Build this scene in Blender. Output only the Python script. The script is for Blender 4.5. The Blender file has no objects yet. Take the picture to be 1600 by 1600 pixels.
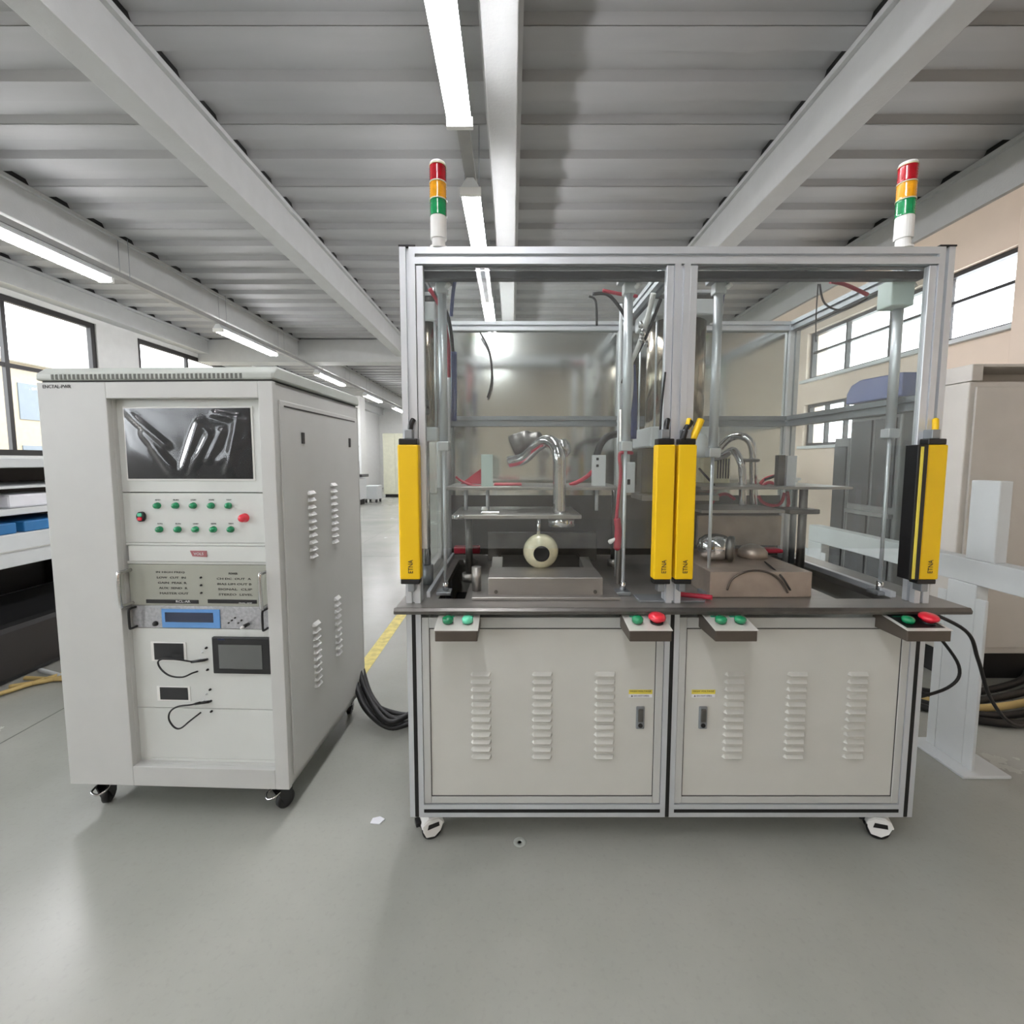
import bpy, bmesh, math, random
from mathutils import Vector, Matrix
random.seed(7)
S = bpy.context.scene
C = S.collection
R = math.radians
# ---------------------------------------------------------------- camera
F, TH, CX, CY, H = 720.0, R(4.8), 800.0, 780.0, 1.24
cd = bpy.data.cameras.new('camera'); cam = bpy.data.objects.new('camera', cd); C.objects.link(cam)
cd.sensor_fit = 'HORIZONTAL'; cd.sensor_width = 36; cd.lens = 36*F/1600; cd.clip_start = .05; cd.clip_end = 200
cd.shift_y = (CY-800)/1600.0
cam.location = (0, 0, H); cam.rotation_euler = (R(90)-TH, 0, 0)
S.camera = cam
# ---------------------------------------------------------------- world / exposure
w = bpy.data.worlds.new('world'); S.world = w; w.use_nodes = True
nt = w.node_tree; bg = nt.nodes['Background']
bg.inputs[0].default_value = (.97, .975, 1, 1); bg.inputs[1].default_value = 4.5
S.view_settings.view_transform = 'Standard'; S.view_settings.look = 'None'
S.view_settings.gamma = 1; S.view_settings.use_curve_mapping = False
S.view_settings.exposure = 0.98
TUBE = 28.0
# ---------------------------------------------------------------- pixel rays (to real depths)
def ray(px, py):
    u = (px-CX)/F; v = -(py-CY)/F
    return (u, math.cos(TH)+v*math.sin(TH), -math.sin(TH)+v*math.cos(TH))
def AY(px, py, Y): a, b, c = ray(px, py); t = Y/b; return Vector((a*t, Y, H+c*t))
def AX(px, py, X): a, b, c = ray(px, py); t = X/a; return Vector((X, b*t, H+c*t))
def AZ(px, py, Z): a, b, c = ray(px, py); t = (Z-H)/c; return Vector((a*t, b*t, Z))
# ---------------------------------------------------------------- materials
def lin(c):
    return tuple(((x/255)/12.92 if x/255 <= .04045 else ((x/255+.055)/1.055)**2.4) for x in c)
def mat(name, rgb, rough=.5, metal=0., vary=.06, scale=8., bump=0., bscale=120., emit=0., coat=0., spec=.5, stretch=None):
    m = bpy.data.materials.new(name); m.use_nodes = True; n = m.node_tree; b = n.nodes['Principled BSDF']
    col = lin(rgb)
    tc = n.nodes.new('ShaderNodeTexCoord'); mp = n.nodes.new('ShaderNodeMapping'); n.links.new(tc.outputs['Object'], mp.inputs[0])
    if stretch: mp.inputs['Scale'].default_value = stretch
    ns = n.nodes.new('ShaderNodeTexNoise'); ns.inputs['Scale'].default_value = scale; ns.inputs['Detail'].default_value = 5
    n.links.new(mp.outputs[0], ns.inputs['Vector'])
    rp = n.nodes.new('ShaderNodeValToRGB'); rp.color_ramp.elements[0].position = .3; rp.color_ramp.elements[1].position = .7
    rp.color_ramp.elements[0].color = tuple(max(0, x*(1-vary)) for x in col)+(1,)
    rp.color_ramp.elements[1].color = tuple(min(1, x*(1+vary)) for x in col)+(1,)
    n.links.new(ns.outputs['Fac'], rp.inputs[0]); n.links.new(rp.outputs[0], b.inputs['Base Color'])
    b.inputs['Roughness'].default_value = rough; b.inputs['Metallic'].default_value = metal
    b.inputs['Coat Weight'].default_value = coat; b.inputs['Specular IOR Level'].default_value = spec
    if bump:
        n2 = n.nodes.new('ShaderNodeTexNoise'); n2.inputs['Scale'].default_value = bscale; n2.inputs['Detail'].default_value = 4
        n.links.new(mp.outputs[0], n2.inputs['Vector'])
        bp = n.nodes.new('ShaderNodeBump'); bp.inputs['Strength'].default_value = bump; bp.inputs['Distance'].default_value = .01
        n.links.new(n2.outputs['Fac'], bp.inputs['Height']); n.links.new(bp.outputs[0], b.inputs['Normal'])
    if emit:
        b.inputs['Emission Color'].default_value = col+(1,); b.inputs['Emission Strength'].default_value = emit
    return m
def clear(name, tint, ior=1.45, rough=.02, haze=0., hazecol=(.5, .5, .5), both=False):
    m = bpy.data.materials.new(name); m.use_nodes = True; n = m.node_tree; n.nodes.clear()
    o = n.nodes.new('ShaderNodeOutputMaterial'); t = n.nodes.new('ShaderNodeBsdfTransparent'); g = n.nodes.new('ShaderNodeBsdfGlossy')
    fr = n.nodes.new('ShaderNodeFresnel'); fr.inputs[0].default_value = ior; mx = n.nodes.new('ShaderNodeMixShader')
    geo = n.nodes.new('ShaderNodeNewGeometry'); inv = n.nodes.new('ShaderNodeMath'); inv.operation = 'SUBTRACT'; inv.inputs[0].default_value = 1
    mul = n.nodes.new('ShaderNodeMath'); mul.operation = 'MULTIPLY'
    n.links.new(geo.outputs['Backfacing'], inv.inputs[1]); n.links.new(fr.outputs[0], mul.inputs[0]); n.links.new(inv.outputs[0], mul.inputs[1])
    t.inputs[0].default_value = tint+(1,); g.inputs['Roughness'].default_value = rough
    src = t
    if haze:
        d = n.nodes.new('ShaderNodeBsdfDiffuse'); d.inputs[0].default_value = hazecol+(1,); m2 = n.nodes.new('ShaderNodeMixShader')
        m2.inputs[0].default_value = haze; n.links.new(t.outputs[0], m2.inputs[1]); n.links.new(d.outputs[0], m2.inputs[2]); src = m2
    n.links.new((fr if both else mul).outputs[0], mx.inputs[0]); n.links.new(src.outputs[0], mx.inputs[1]); n.links.new(g.outputs[0], mx.inputs[2])
    n.links.new(mx.outputs[0], o.inputs[0]); return m
def floor_mat():
    m = mat('epoxy_floor', (150, 152, 144), .3, vary=.0, spec=.5)
    n = m.node_tree; b = n.nodes['Principled BSDF']
    tc = n.nodes.new('ShaderNodeTexCoord')
    a = n.nodes.new('ShaderNodeTexNoise'); a.inputs['Scale'].default_value = .9; a.inputs['Detail'].default_value = 8; a.inputs['Roughness'].default_value = .6
    n.links.new(tc.outputs['Object'], a.inputs['Vector'])
    r = n.nodes.new('ShaderNodeValToRGB'); r.color_ramp.elements[0].position = .3; r.color_ramp.elements[1].position = .72
    r.color_ramp.elements[0].color = lin((146, 148, 141))+(1,); r.color_ramp.elements[1].color = lin((168, 168, 160))+(1,)
    n.links.new(a.outputs['Fac'], r.inputs[0])
    v = n.nodes.new('ShaderNodeTexNoise'); v.inputs['Scale'].default_value = 70; v.inputs['Detail'].default_value = 3
    n.links.new(tc.outputs['Object'], v.inputs['Vector'])
    r2 = n.nodes.new('ShaderNodeValToRGB'); r2.color_ramp.elements[0].position = .25; r2.color_ramp.elements[1].position = .45
    r2.color_ramp.elements[0].color = (.75, .75, .75, 1); r2.color_ramp.elements[1].color = (1, 1, 1, 1); n.links.new(v.outputs['Fac'], r2.inputs[0])
    mx = n.nodes.new('ShaderNodeMix'); mx.data_type = 'RGBA'; mx.blend_type = 'MULTIPLY'; mx.inputs['Factor'].default_value = .25
    n.links.new(r.outputs[0], mx.inputs['A']); n.links.new(r2.outputs[0], mx.inputs['B']); n.links.new(mx.outputs['Result'], b.inputs['Base Color'])
    mr = n.nodes.new('ShaderNodeMapRange'); mr.inputs['To Min'].default_value = .16; mr.inputs['To Max'].default_value = .34
    n.links.new(a.outputs['Fac'], mr.inputs[0]); n.links.new(mr.outputs[0], b.inputs['Roughness'])
    bp = n.nodes.new('ShaderNodeBump'); bp.inputs['Strength'].default_value = .05; bp.inputs['Distance'].default_value = .02
    a2 = n.nodes.new('ShaderNodeTexNoise'); a2.inputs['Scale'].default_value = 6; n.links.new(tc.outputs['Object'], a2.inputs['Vector'])
    n.links.new(a2.outputs['Fac'], bp.inputs['Height']); n.links.new(bp.outputs[0], b.inputs['Normal'])
    return m
M = dict(
    floor=floor_mat(),
    ceil=mat('painted_deck', (163, 164, 164), .55, vary=.09, scale=3, stretch=(.25, 1, 1)),
    beam=mat('painted_beam', (184, 186, 185), .6, vary=.03, bump=.15, bscale=60),
    wallw=mat('white_plaster', (215, 216, 214), .8, vary=.03),
    wallp=mat('beige_plaster', (226, 208, 190), .8, vary=.05, scale=2),
    seam=mat('seam_grey', (96, 98, 92), .7),
    ystripe=mat('worn_yellow_paint', (205, 190, 110), .5, vary=.25, scale=20),
    dark=mat('dark_window_frame', (38, 36, 36), .45),
    cab=mat('cabinet_paint', (190, 191, 187), .45, vary=.02, bump=.04, bscale=400),
    cabin=mat('rack_panel_paint', (205, 208, 203), .4, vary=.02),
    lidm=mat('lid_paint', (178, 183, 176), .45, vary=.05),
    door=mat('door_paint', (196, 196, 188), .42, vary=.02, bump=.04, bscale=400),
    alu=mat('anodised_aluminium', (212, 216, 219), .38, metal=.55, vary=.03, stretch=(1, 1, .1)),
    alud=mat('aluminium_dull', (150, 155, 158), .4, metal=.7, vary=.05),
    frame=mat('door_frame_aluminium', (196, 198, 194), .45, metal=.3, vary=.03),
    black=mat('black_rubber', (14, 14, 14), .5, vary=.2),
    blackp=mat('black_plastic', (22, 22, 23), .35),
    steel=mat('brushed_steel_plate', (168, 165, 160), .4, metal=.85, vary=.25, scale=5, bump=.08, bscale=30, stretch=(.3, 1, 1)),
    steeld=mat('dark_steel', (112, 110, 106), .36, metal=.9, vary=.25, scale=10, bump=.1, bscale=40),
    block=mat('machined_block', (180, 168, 156), .45, metal=.7, vary=.18, scale=9),
    back=mat('stainless_sheet', (212, 214, 210), .14, metal=1, vary=.08, scale=3, bump=.03, bscale=5, stretch=(1, 1, .15)),
    backd=mat('dark_back_sheet', (84, 82, 76), .35, metal=.6, vary=.25, scale=4),
    chrome=mat('polished_chrome', (205, 205, 205), .1, metal=1, vary=.04, bump=.1, bscale=18),
    cyl=mat('cylinder_tube', (170, 160, 142), .22, metal=1, vary=.12, scale=4, stretch=(1, 1, .1)),
    white=mat('white_plastic', (228, 228, 224), .4, vary=.02),
    whitem=mat('white_powder_coat', (206, 210, 210), .45, vary=.03),
    yellow=mat('safety_yellow', (236, 192, 8), .42, vary=.03),
    green=mat('green_button', (10, 132, 84), .25, vary=.15, scale=40, coat=.5),
    greenl=mat('pale_green_button', (95, 205, 165), .25, vary=.15, scale=40, coat=.5),
    red=mat('red_button', (222, 36, 58), .3, vary=.06, coat=.4),
    lred=mat('red_lens', (176, 12, 30), .2, vary=.15, scale=60, coat=.6),
    lamb=mat('amber_lens', (232, 160, 20), .2, vary=.15, scale=60, coat=.6),
    lgrn=mat('green_lens', (10, 140, 80), .2, vary=.15, scale=60, coat=.6),
    redc=mat('red_cable', (178, 38, 60), .45, vary=.15),
    bluec=mat('blue_hose', (60, 72, 120), .4, vary=.1),
    brown=mat('box_bronze', (96, 88, 80), .42, metal=.6, vary=.12),
    plate=mat('button_plate', (214, 213, 206), .35, metal=.2, vary=.04),
    amp=mat('amplifier_face', (158, 160, 148), .4, vary=.05),
    ampd=mat('silver_face', (172, 173, 175), .32, metal=.5, vary=.2, scale=90),
    blue=mat('blue_bezel', (96, 148, 205), .35),
    lcd=mat('lcd_glass', (14, 30, 62), .12),
    hmi=mat('hmi_screen', (96, 98, 96), .2, vary=.04),
    mon=mat('monitor_glass', (26, 26, 28), .45, vary=.1, spec=.2),
    ink=mat('printed_ink', (48, 46, 44), .6), inkw=mat('white_print', (225, 225, 225), .5),
    badge=mat('badge_red', (160, 98, 100), .4), sticker=mat('sticker_yellow', (222, 205, 80), .5, vary=.1),
    cream=mat('cream_resin', (214, 208, 176), .22, vary=.18, scale=25, coat=.5),
    bin=mat('blue_bin', (40, 110, 165), .4), paper=mat('paper_white', (225, 226, 230), .7),
    bcab=mat('putty_cabinet', (200, 196, 188), .5, vary=.03),
    gcab=mat('grey_machine', (108, 108, 106), .35, vary=.06), gdark=mat('smoked_panel', (52, 52, 52), .15),
    hood=mat('blue_hood', (74, 84, 132), .4), ycab=mat('pale_cream_locker', (222, 222, 200), .5),
    rope=mat('straw_cable', (190, 165, 105), .6), teal=mat('teal_cloth', (70, 140, 140), .8),
    out=mat('outside_render', (150, 140, 122), .9), outg=mat('outside_glazing', (90, 100, 108), .3),
    tube=mat('lit_tube', (250, 248, 252), .3, vary=0, emit=TUBE),
    trunk=mat('trunking_grey', (150, 150, 148), .45, metal=.3),
    acr=clear('clear_acrylic', (.93, .95, .94), 1.42, .015, .04, (.8, .82, .84)),
    pane=clear('window_glass', (.94, .96, .97), 1.35, .02),
    film=clear('protective_film', (.95, .95, .95), 1.34, .1, both=True),
    card=mat('frosted_card', (190, 205, 198), .35),
)
# ---------------------------------------------------------------- mesh builder
class B:
    def __init__(s): s.v = []; s.f = []; s.sm = []
    def add(s, vs, fs, smooth=False):
        k = len(s.v); s.v += [Vector(p) for p in vs]; s.f += [tuple(k+i for i in f) for f in fs]; s.sm += [smooth]*len(fs); return s
    def box(s, x0, x1, y0, y1, z0, z1, rot=None, piv=None):
        if x0 > x1: x0, x1 = x1, x0
        if y0 > y1: y0, y1 = y1, y0
        if z0 > z1: z0, z1 = z1, z0
        vs = [(x0, y0, z0), (x1, y0, z0), (x1, y1, z0), (x0, y1, z0), (x0, y0, z1), (x1, y0, z1), (x1, y1, z1), (x0, y1, z1)]
        if rot is not None:
            p = Vector(piv) if piv is not None else Vector(((x0+x1)/2, (y0+y1)/2, (z0+z1)/2))
            vs = [p+rot @ (Vector(q)-p) for q in vs]
        return s.add(vs, [(0, 3, 2, 1), (4, 5, 6, 7), (0, 1, 5, 4), (1, 2, 6, 5), (2, 3, 7, 6), (3, 0, 4, 7)])
    def prism(s, poly, axis, a0, a1, smooth=False):
        # poly: list of 2D points in the plane of the other two axes (cyclic order x,y,z)
        def mk(p, a):
            return {'x': (a, p[0], p[1]), 'y': (p[0], a, p[1]), 'z': (p[0], p[1], a)}[axis]
        n = len(poly); vs = [mk(p, a0) for p in poly]+[mk(p, a1) for p in poly]
        fs = [(i, (i+1) % n, n+(i+1) % n, n+i) for i in range(n)]+[tuple(range(n-1, -1, -1)), tuple(range(n, 2*n))]
        s.add(vs, fs, smooth)
        if smooth: s.sm[-1] = s.sm[-2] = False
        return s
    def lathe(s, c, d, prof, n=20, smooth=True):
        # prof: (radius, distance along d)
        c = Vector(c); d = Vector(d).normalized(); u = d.orthogonal().normalized(); w_ = d.cross(u); vs = []; fs = []
        for r, h in prof:
            for i in range(n):
                a = 2*math.pi*i/n; vs.append(c+d*h+(u*math.cos(a)+w_*math.sin(a))*r)
        m = len(prof)
        for j in range(m-1):
            for i in range(n): fs.append((j*n+i, j*n+(i+1) % n, (j+1)*n+(i+1) % n, (j+1)*n+i))
        s.add(vs, fs, smooth)
        if prof[0][0] > 1e-5: s.f.append(tuple(len(s.v)-m*n+i for i in range(n-1, -1, -1))); s.sm.append(False)
        if prof[-1][0] > 1e-5: s.f.append(tuple(len(s.v)-n+i for i in range(n))); s.sm.append(False)
        return s
    def cyl(s, p0, p1, r, n=14, r1=None):
        p0 = Vector(p0); p1 = Vector(p1); return s.lathe(p0, p1-p0, [(r, 0), (r if r1 is None else r1, (p1-p0).length)], n)
    def tube(s, pts, r, n=8, sub=6):
        P = [Vector(p) for p in pts]
        if sub > 1 and len(P) > 2:
            Q = []
            for i in range(len(P)-1):
                a = P[max(i-1, 0)]; b = P[i]; c = P[i+1]; d = P[min(i+2, len(P)-1)]
                for k in range(sub):
                    t = k/sub
                    Q.append(.5*((2*b)+(c-a)*t+(2*a-5*b+4*c-d)*t*t+(3*b-a-3*c+d)*t**3))
            Q.append(P[-1]); P = Q
        u = None; vs = []; fs = []
        for i, p in enumerate(P):
            d = (P[min(i+1, len(P)-1)]-P[max(i-1, 0)]).normalized()
            u = d.orthogonal().normalized() if u is None else (u-d*u.dot(d)).normalized()
            w_ = d.cross(u)
            rr = r[min(int(i/max(1, len(P)-1)*(len(r)-1)), len(r)-1)] if isinstance(r, (list, tuple)) else r
            for k in range(n):
                a = 2*math.pi*k/n; vs.append(p+(u*math.cos(a)+w_*math.sin(a))*rr)
        for i in range(len(P)-1):
            for k in range(n): fs.append((i*n+k, i*n+(k+1) % n, (i+1)*n+(k+1) % n, (i+1)*n+k))
        k0 = len(s.v); s.add(vs, fs, True); m = len(P)
        s.f += [tuple(k0+i for i in range(n-1, -1, -1)), tuple(k0+(m-1)*n+i for i in range(n))]; s.sm += [False, False]
        return s
    def profile(s, axis, x0, x1, y0, y1, a0, a1, gx=None, gy=None, g=.0095, dp=.011):
        # aluminium extrusion: rectangle x0..x1 (u) by y0..y1 (v) with centre grooves, run along axis
        gx = gx if gx is not None else [(x0+x1)/2]; gy = gy if gy is not None else [(y0+y1)/2]
        P = [(x0, y0)]
        for c in sorted(gx): P += [(c-g/2, y0), (c-g/2, y0+dp), (c+g/2, y0+dp), (c+g/2, y0)]
        P.append((x1, y0))
        for c in sorted(gy): P += [(x1, c-g/2), (x1-dp, c-g/2), (x1-dp, c+g/2), (x1, c+g/2)]
        P.append((x1, y1))
        for c in sorted(gx, reverse=True): P += [(c+g/2, y1), (c+g/2, y1-dp), (c-g/2, y1-dp), (c-g/2, y1)]
        P.append((x0, y1))
        for c in sorted(gy, reverse=True): P += [(x0, c+g/2), (x0+dp, c+g/2), (x0+dp, c-g/2), (x0, c-g/2)]
        return s.prism(P, axis, a0, a1)
    def mesh(s, name, m, off=(0, 0, 0)):
        me = bpy.data.meshes.new(name); o = Vector(off)
        me.from_pydata([tuple(p-o) for p in s.v], [], s.f)
        for p, q in zip(me.polygons, s.sm): p.use_smooth = q
        me.materials.append(m); me.update()
        bm = bmesh.new(); bm.from_mesh(me); bmesh.ops.recalc_face_normals(bm, faces=bm.faces); bm.to_mesh(me); bm.free()
        return me
def origin(p):
    o = Vector((0, 0, 0)); 
    while p: o += p.location; p = p.parent
    return o
def build(b, name, m, parent=None, bevel=0., label=None, local=False, loc=None):
    """link one mesh object; vertices are given in world coordinates (or in the parent's frame when local)"""
    L = Vector(loc) if loc is not None else Vector((0, 0, 0))
    off = L if local else (L if loc is not None else origin(parent))
    if loc is not None and parent is not None and not local: off = L
    o = bpy.data.objects.new(name, b.mesh(name, m, off)); C.objects.link(o)
    if parent: o.parent = parent
    if loc is not None: o.location = L if local else L-origin(parent)
    if bevel:
        bv = o.modifiers.new('bevel', 'BEVEL'); bv.width = bevel; bv.segments = 2; bv.limit_method = 'ANGLE'; bv.angle_limit = R(40)
    if label: o['label'] = label
    return o
def copyof(src, parent, loc=None, name=None):
    o = src.copy(); C.objects.link(o); o.parent = parent
    if loc is not None: o.location = loc
    return o
def tag(o, label, cat, group=None):
    o['label'] = label; o['category'] = cat
    if group: o['group'] = group
    return o
def struct(o): o['kind'] = 'structure'; return o
def empty(name, loc, label=None, cat=None, group=None, rz=0):
    o = bpy.data.objects.new(name, None); C.objects.link(o); o.location = loc; o.rotation_euler = (0, 0, rz); o.empty_display_size = .1
    if label: tag(o, label, cat, group)
    return o
def tree(o, loc=None):
    c = o.copy(); C.objects.link(c)
    if loc is not None: c.location = loc
    for ch in list(o.children):
        d = ch.copy(); C.objects.link(d); d.parent = c
        for g in ch.children:
            e = g.copy(); C.objects.link(e); e.parent = d
    return c
def text(body, name, m, parent, width, height, loc, rot, depth=.0004):
    """flat lettering mesh centred on loc (parent frame), sized to width x height"""
    cu = bpy.data.curves.new(name, 'FONT'); cu.body = body; cu.align_x = 'CENTER'; cu.align_y = 'CENTER'; cu.extrude = .01; cu.resolution_u = 2
    t = bpy.data.objects.new(name, cu); C.objects.link(t)
    dg = bpy.context.evaluated_depsgraph_get(); me = bpy.data.meshes.new_from_object(t.evaluated_get(dg)); bpy.data.objects.remove(t)
    xs = [v.co.x for v in me.vertices]; ys = [v.co.y for v in me.vertices]
    cx, cy = (max(xs)+min(xs))/2, (max(ys)+min(ys))/2; sx = width/(max(xs)-min(xs)); sy = height/(max(ys)-min(ys))
    for v in me.vertices: v.co = ((v.co.x-cx)*sx, (v.co.y-cy)*sy, v.co.z*depth/.01)
    me.materials.clear(); me.materials.append(m)
    o = bpy.data.objects.new(name, me); C.objects.link(o); o.parent = parent; o.location = loc; o.rotation_euler = rot
    return o
# ================================================================ ROOM
XL, XR, YB, YF, ZC = -6.0, 3.66, -7.0, 21.0, 3.54
struct(build(B().box(XL-.3, XR+.3, YB-.2, YF+.2, -.15, 0), 'floor', M['floor']))
# floor joints and lane marking are part of the floor
fl = bpy.data.objects['floor']
for (x0, y0, x1, y1) in ((-6, 3.95, -.9, 1.03), (-.9, 1.03, .6, .2)):
    d = Vector((x1-x0, y1-y0, 0)); q = d.normalized().orthogonal(); q = Vector((-d.y, d.x, 0)).normalized()*.002
    a = Vector((x0, y0, 0)); b_ = Vector((x1, y1, 0))
for k, x in enumerate((-2.25, 2.6)):
    build(B().box(x-.003, x+.003, YB, YF, 0, .0008), 'floor_joint', M['seam'], fl)
for y in (5.9, 9.9):
    build(B().box(XL, XR, y-.003, y+.003, 0, .0008), 'floor_joint', M['seam'], fl)
build(B().box(-.93, -.85, 2.35, 20, 0, .0015), 'lane_stripe', M['ystripe'], fl, label='faded yellow lane stripe')
# ceiling: unseen flat slab, added to block light, above a trapezoid steel deck laid in sheets
ce = struct(build(B().box(XL-.3, XR+.3, YB-.2, YF+.2, ZC+.12, ZC+.25), 'ceiling', M['ceil']))
BX = [-4.17, -2.12, -.055, 2.0, 3.6]   # beam centres
P = .36
def deck(x0, x1):
    ys = []; z = []
    for k in range(2):
        o = k*P; ys += [(o, 0), (o+.15, 0), (o+.18, .045), (o+.33, .045)]
    ys += [(2*P-.003, .002)]
    vs = []; fs = []
    for (y, zz) in ys: vs += [(x0, y, zz), (x1, y, zz), (x0, y, zz+.006), (x1, y, zz+.006)]
    for i in range(len(ys)-1):
        a = 4*i; b_ = a+4; fs += [(a, a+1, b_+1, b_), (a+2, b_+2, b_+3, a+3), (a, b_, b_+2, a+2), (a+1, a+3, b_+3, b_+1)]
    return B().add(vs, fs)
edges = [XL]+BX+[XR]
for i in range(len(edges)-1):
    src = None
    for k in range(int((YF-YB)/(2*P))+1):
        y = YB+.29+k*2*P+(.0)
        if src is None: src = build(deck(edges[i], edges[i+1]), 'deck_sheet', M['ceil'], ce, local=True); src.location = (0, y, ZC)
        else: copyof(src, ce, (0, y, ZC))
# beams
tn = [0]
def trim(b, m, bevel=0.):
    tn[0] += 1; return struct(build(b, 'trim_%d' % tn[0], m, None, bevel))
for x in BX[:-1]:
    t = trim(B().box(x-.085, x+.085, YB, YF, 3.22, ZC-.035), M['beam'], .006)
    build(B().box(x-.115, x+.115, YB, YF, ZC-.035, ZC-.002), 'top_flange', M['beam'], t)
    build(B().box(x-.105, x+.105, YB, YF, ZC+.0065, ZC+.044), 'flute_shade_strip', M['black'], t)  # black strip stands in for the shade inside the open deck flutes
t = trim(B().box(3.62, XR+.02, YB, YF, 3.2, ZC-.035), M['beam']); build(B().box(3.585, XR, YB, YF, ZC-.035, ZC-.002), 'top_flange', M['beam'], t); build(B().box(3.6, XR, YB, YF, ZC+.0065, ZC+.044), 'flute_shade_strip', M['black'], t)  # same black strip for flute shade along the right wall
t = trim(B().box(-5.8, XL, YB, YF, 3.27, ZC-.035), M['beam']); build(B().box(-5.76, XL, YB, YF, ZC-.035, ZC-.002), 'top_flange', M['beam'], t); build(B().box(-5.775, XL, YB, YF, ZC+.0065, ZC+.044), 'flute_shade_strip', M['black'], t)  # same black strip for flute shade along the left wall
trim(B().box(XL, XR, 9.0, 9.35, 3.12, ZC-.003), M['beam'])
# walls with openings
def wall_x(name, x0, x1, opens, m):
    """wall along Y between x0..x1, opens = list of (y0,y1,z0,z1) sorted by y, may stack"""
    b = B(); ys = sorted(set([YB, YF]+[v for o in opens for v in o[:2]]))
    for i in range(len(ys)-1):
        a, c = ys[i], ys[i+1]; oz = sorted([(o[2], o[3]) for o in opens if o[0] <= a+1e-6 and o[1] >= c-1e-6]); z = 0
        for (p, q) in oz:
            if p > z: b.box(x0, x1, a, c, z, p)
            z = q
        b.box(x0, x1, a, c, z, ZC+.12)
    return struct(build(b, name, m))
wn = [0]
def window_x(x, y0, y1, z0, z1, vy, hz, bar=.05):
    wn[0] += 1
    b = B(); t = .03
    b.box(x-t, x+t, y0, y0+bar, z0, z1); b.box(x-t, x+t, y1-bar, y1, z0, z1)
    b.box(x-t, x+t, y0+bar, y1-bar, z0, z0+bar); b.box(x-t, x+t, y0+bar, y1-bar, z1-bar, z1)
    o = struct(build(b, 'window_%d' % wn[0], M['dark']))
    for y in vy: build(B().box(x-t*.8, x+t*.8, y-bar*.35, y+bar*.35, z0+bar, z1-bar), 'mullion', M['dark'], o)
    for z in hz: build(B().box(x-t*.7, x+t*.7, y0+bar, y1-bar, z-bar*.35, z+bar*.35), 'transom', M['dark'], o)
    ys = [y0+bar]+list(vy)+[y1-bar]; zs = [z0+bar]+list(hz)+[z1-bar]
    for i in range(len(ys)-1):
        for j in range(len(zs)-1):
            build(B().box(x-.003, x+.003, ys[i], ys[i+1], zs[j], zs[j+1]), 'pane', M['pane'], o)
LW = [(-5.5, -2.5, 1.3, 3.2), (-1.5, 2.0, 1.3, 3.2), (2.6, 6.83, 1.3, 3.2), (7.57, 9.9, 1.3, 3.2), (11.0, 14.2, 1.3, 3.2), (15.2, 18.5, 1.3, 3.2)]
RW = [(3.46, 5.85, 2.23, 2.8), (4.9, 5.85, 1.42, 1.93), (10.5, 14, 2.23, 2.8)]
wall_x('wall_left', XL-.25, XL, LW, M['wallw'])
RW2 = [(3.46, 4.9, 2.23, 2.8), (4.9, 5.85, 2.23, 2.8), (4.9, 5.85, 1.42, 1.93), (10.5, 14, 2.23, 2.8)]
wall_x('wall_right', XR, XR+.25, RW2, M['wallp'])
struct(build(B().box(XL-.25, XR+.25, YF, YF+.2, 0, ZC+.12), 'wall_back', M['wallw']))
struct(build(B().box(XL-.25, XR+.25, YB-.2, YB, 0, ZC+.12), 'wall_front', M['wallp']))
for (a, c, z0, z1) in LW:
    n_ = max(2, round((c-a)/1.35)); window_x(XL-.05, a, c, z0, z1, [4.35, 5.62] if a == 2.6 else [a+(c-a)*i/n_ for i in range(1, n_)], [2.38], .07)
for (a, c, z0, z1) in RW:
    if c-a > 2: window_x(XR+.08, a, c, z0, z1, [a+(c-a)*i/4 for i in range(1, 4)], [z0+.33], .035)
    else: window_x(XR+.08, a, c, z0, z1, [a+(c-a)*i/3 for i in range(1, 3)], [z0+.28], .035)
# window sills and columns
for (a, c) in ((3.4, 5.9),): trim(B().box(XR-.05, XR+.04, a, c, 2.195, 2.23), M['whitem'], .004)
trim(B().box(XR-.04, XR+.04, 4.85, 5.9, 1.385, 1.42), M['whitem'], .004)
for (x, y) in ((-5.75, 9.95), (-4.98, 14.6)):
    ww = .45 if y > 10 else .5
    trim(B().box(x-ww/2, x+ww/2, y, y+.5, 0, 3.25), M['wallw'], .01)
trim(B().box(-3.2, -2.9, 17.5, 17.8, 0, 3.2), M['wallw'], .01)
# pier beside the right window
trim(B().box(XR-.1, XR, 2.7, 3.38, 0, 3.2), M['wallp'], .004)
# outside
for (x0, y0, y1, z1, lab) in ((-15., 6, 26, 4.2, 'pale building with window bands outside the left windows'),):
    e = empty('outside_building', (x0, (y0+y1)/2, 0), lab, 'building')
    build(B().box(x0-3, x0, y0, y1, -.1, z1), 'facade', M['out'], e)
    build(B().box(x0-3.2, x0+.25, y0-.2, y1+.2, z1, z1+.25), 'roof_slab', M['whitem'], e)
    for j in range(2):
        for i in range(8): build(B().box(x0-.02, x0+.03, y0+1+i*2.4, y0+2.6+i*2.4, .6+j*1.9, 1.7+j*1.9), 'window', M['outg'], e)
struct(build(B().box(-40, XL-.26, -20, 45, -.2, -.1), 'trim_90', M['out']))
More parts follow.
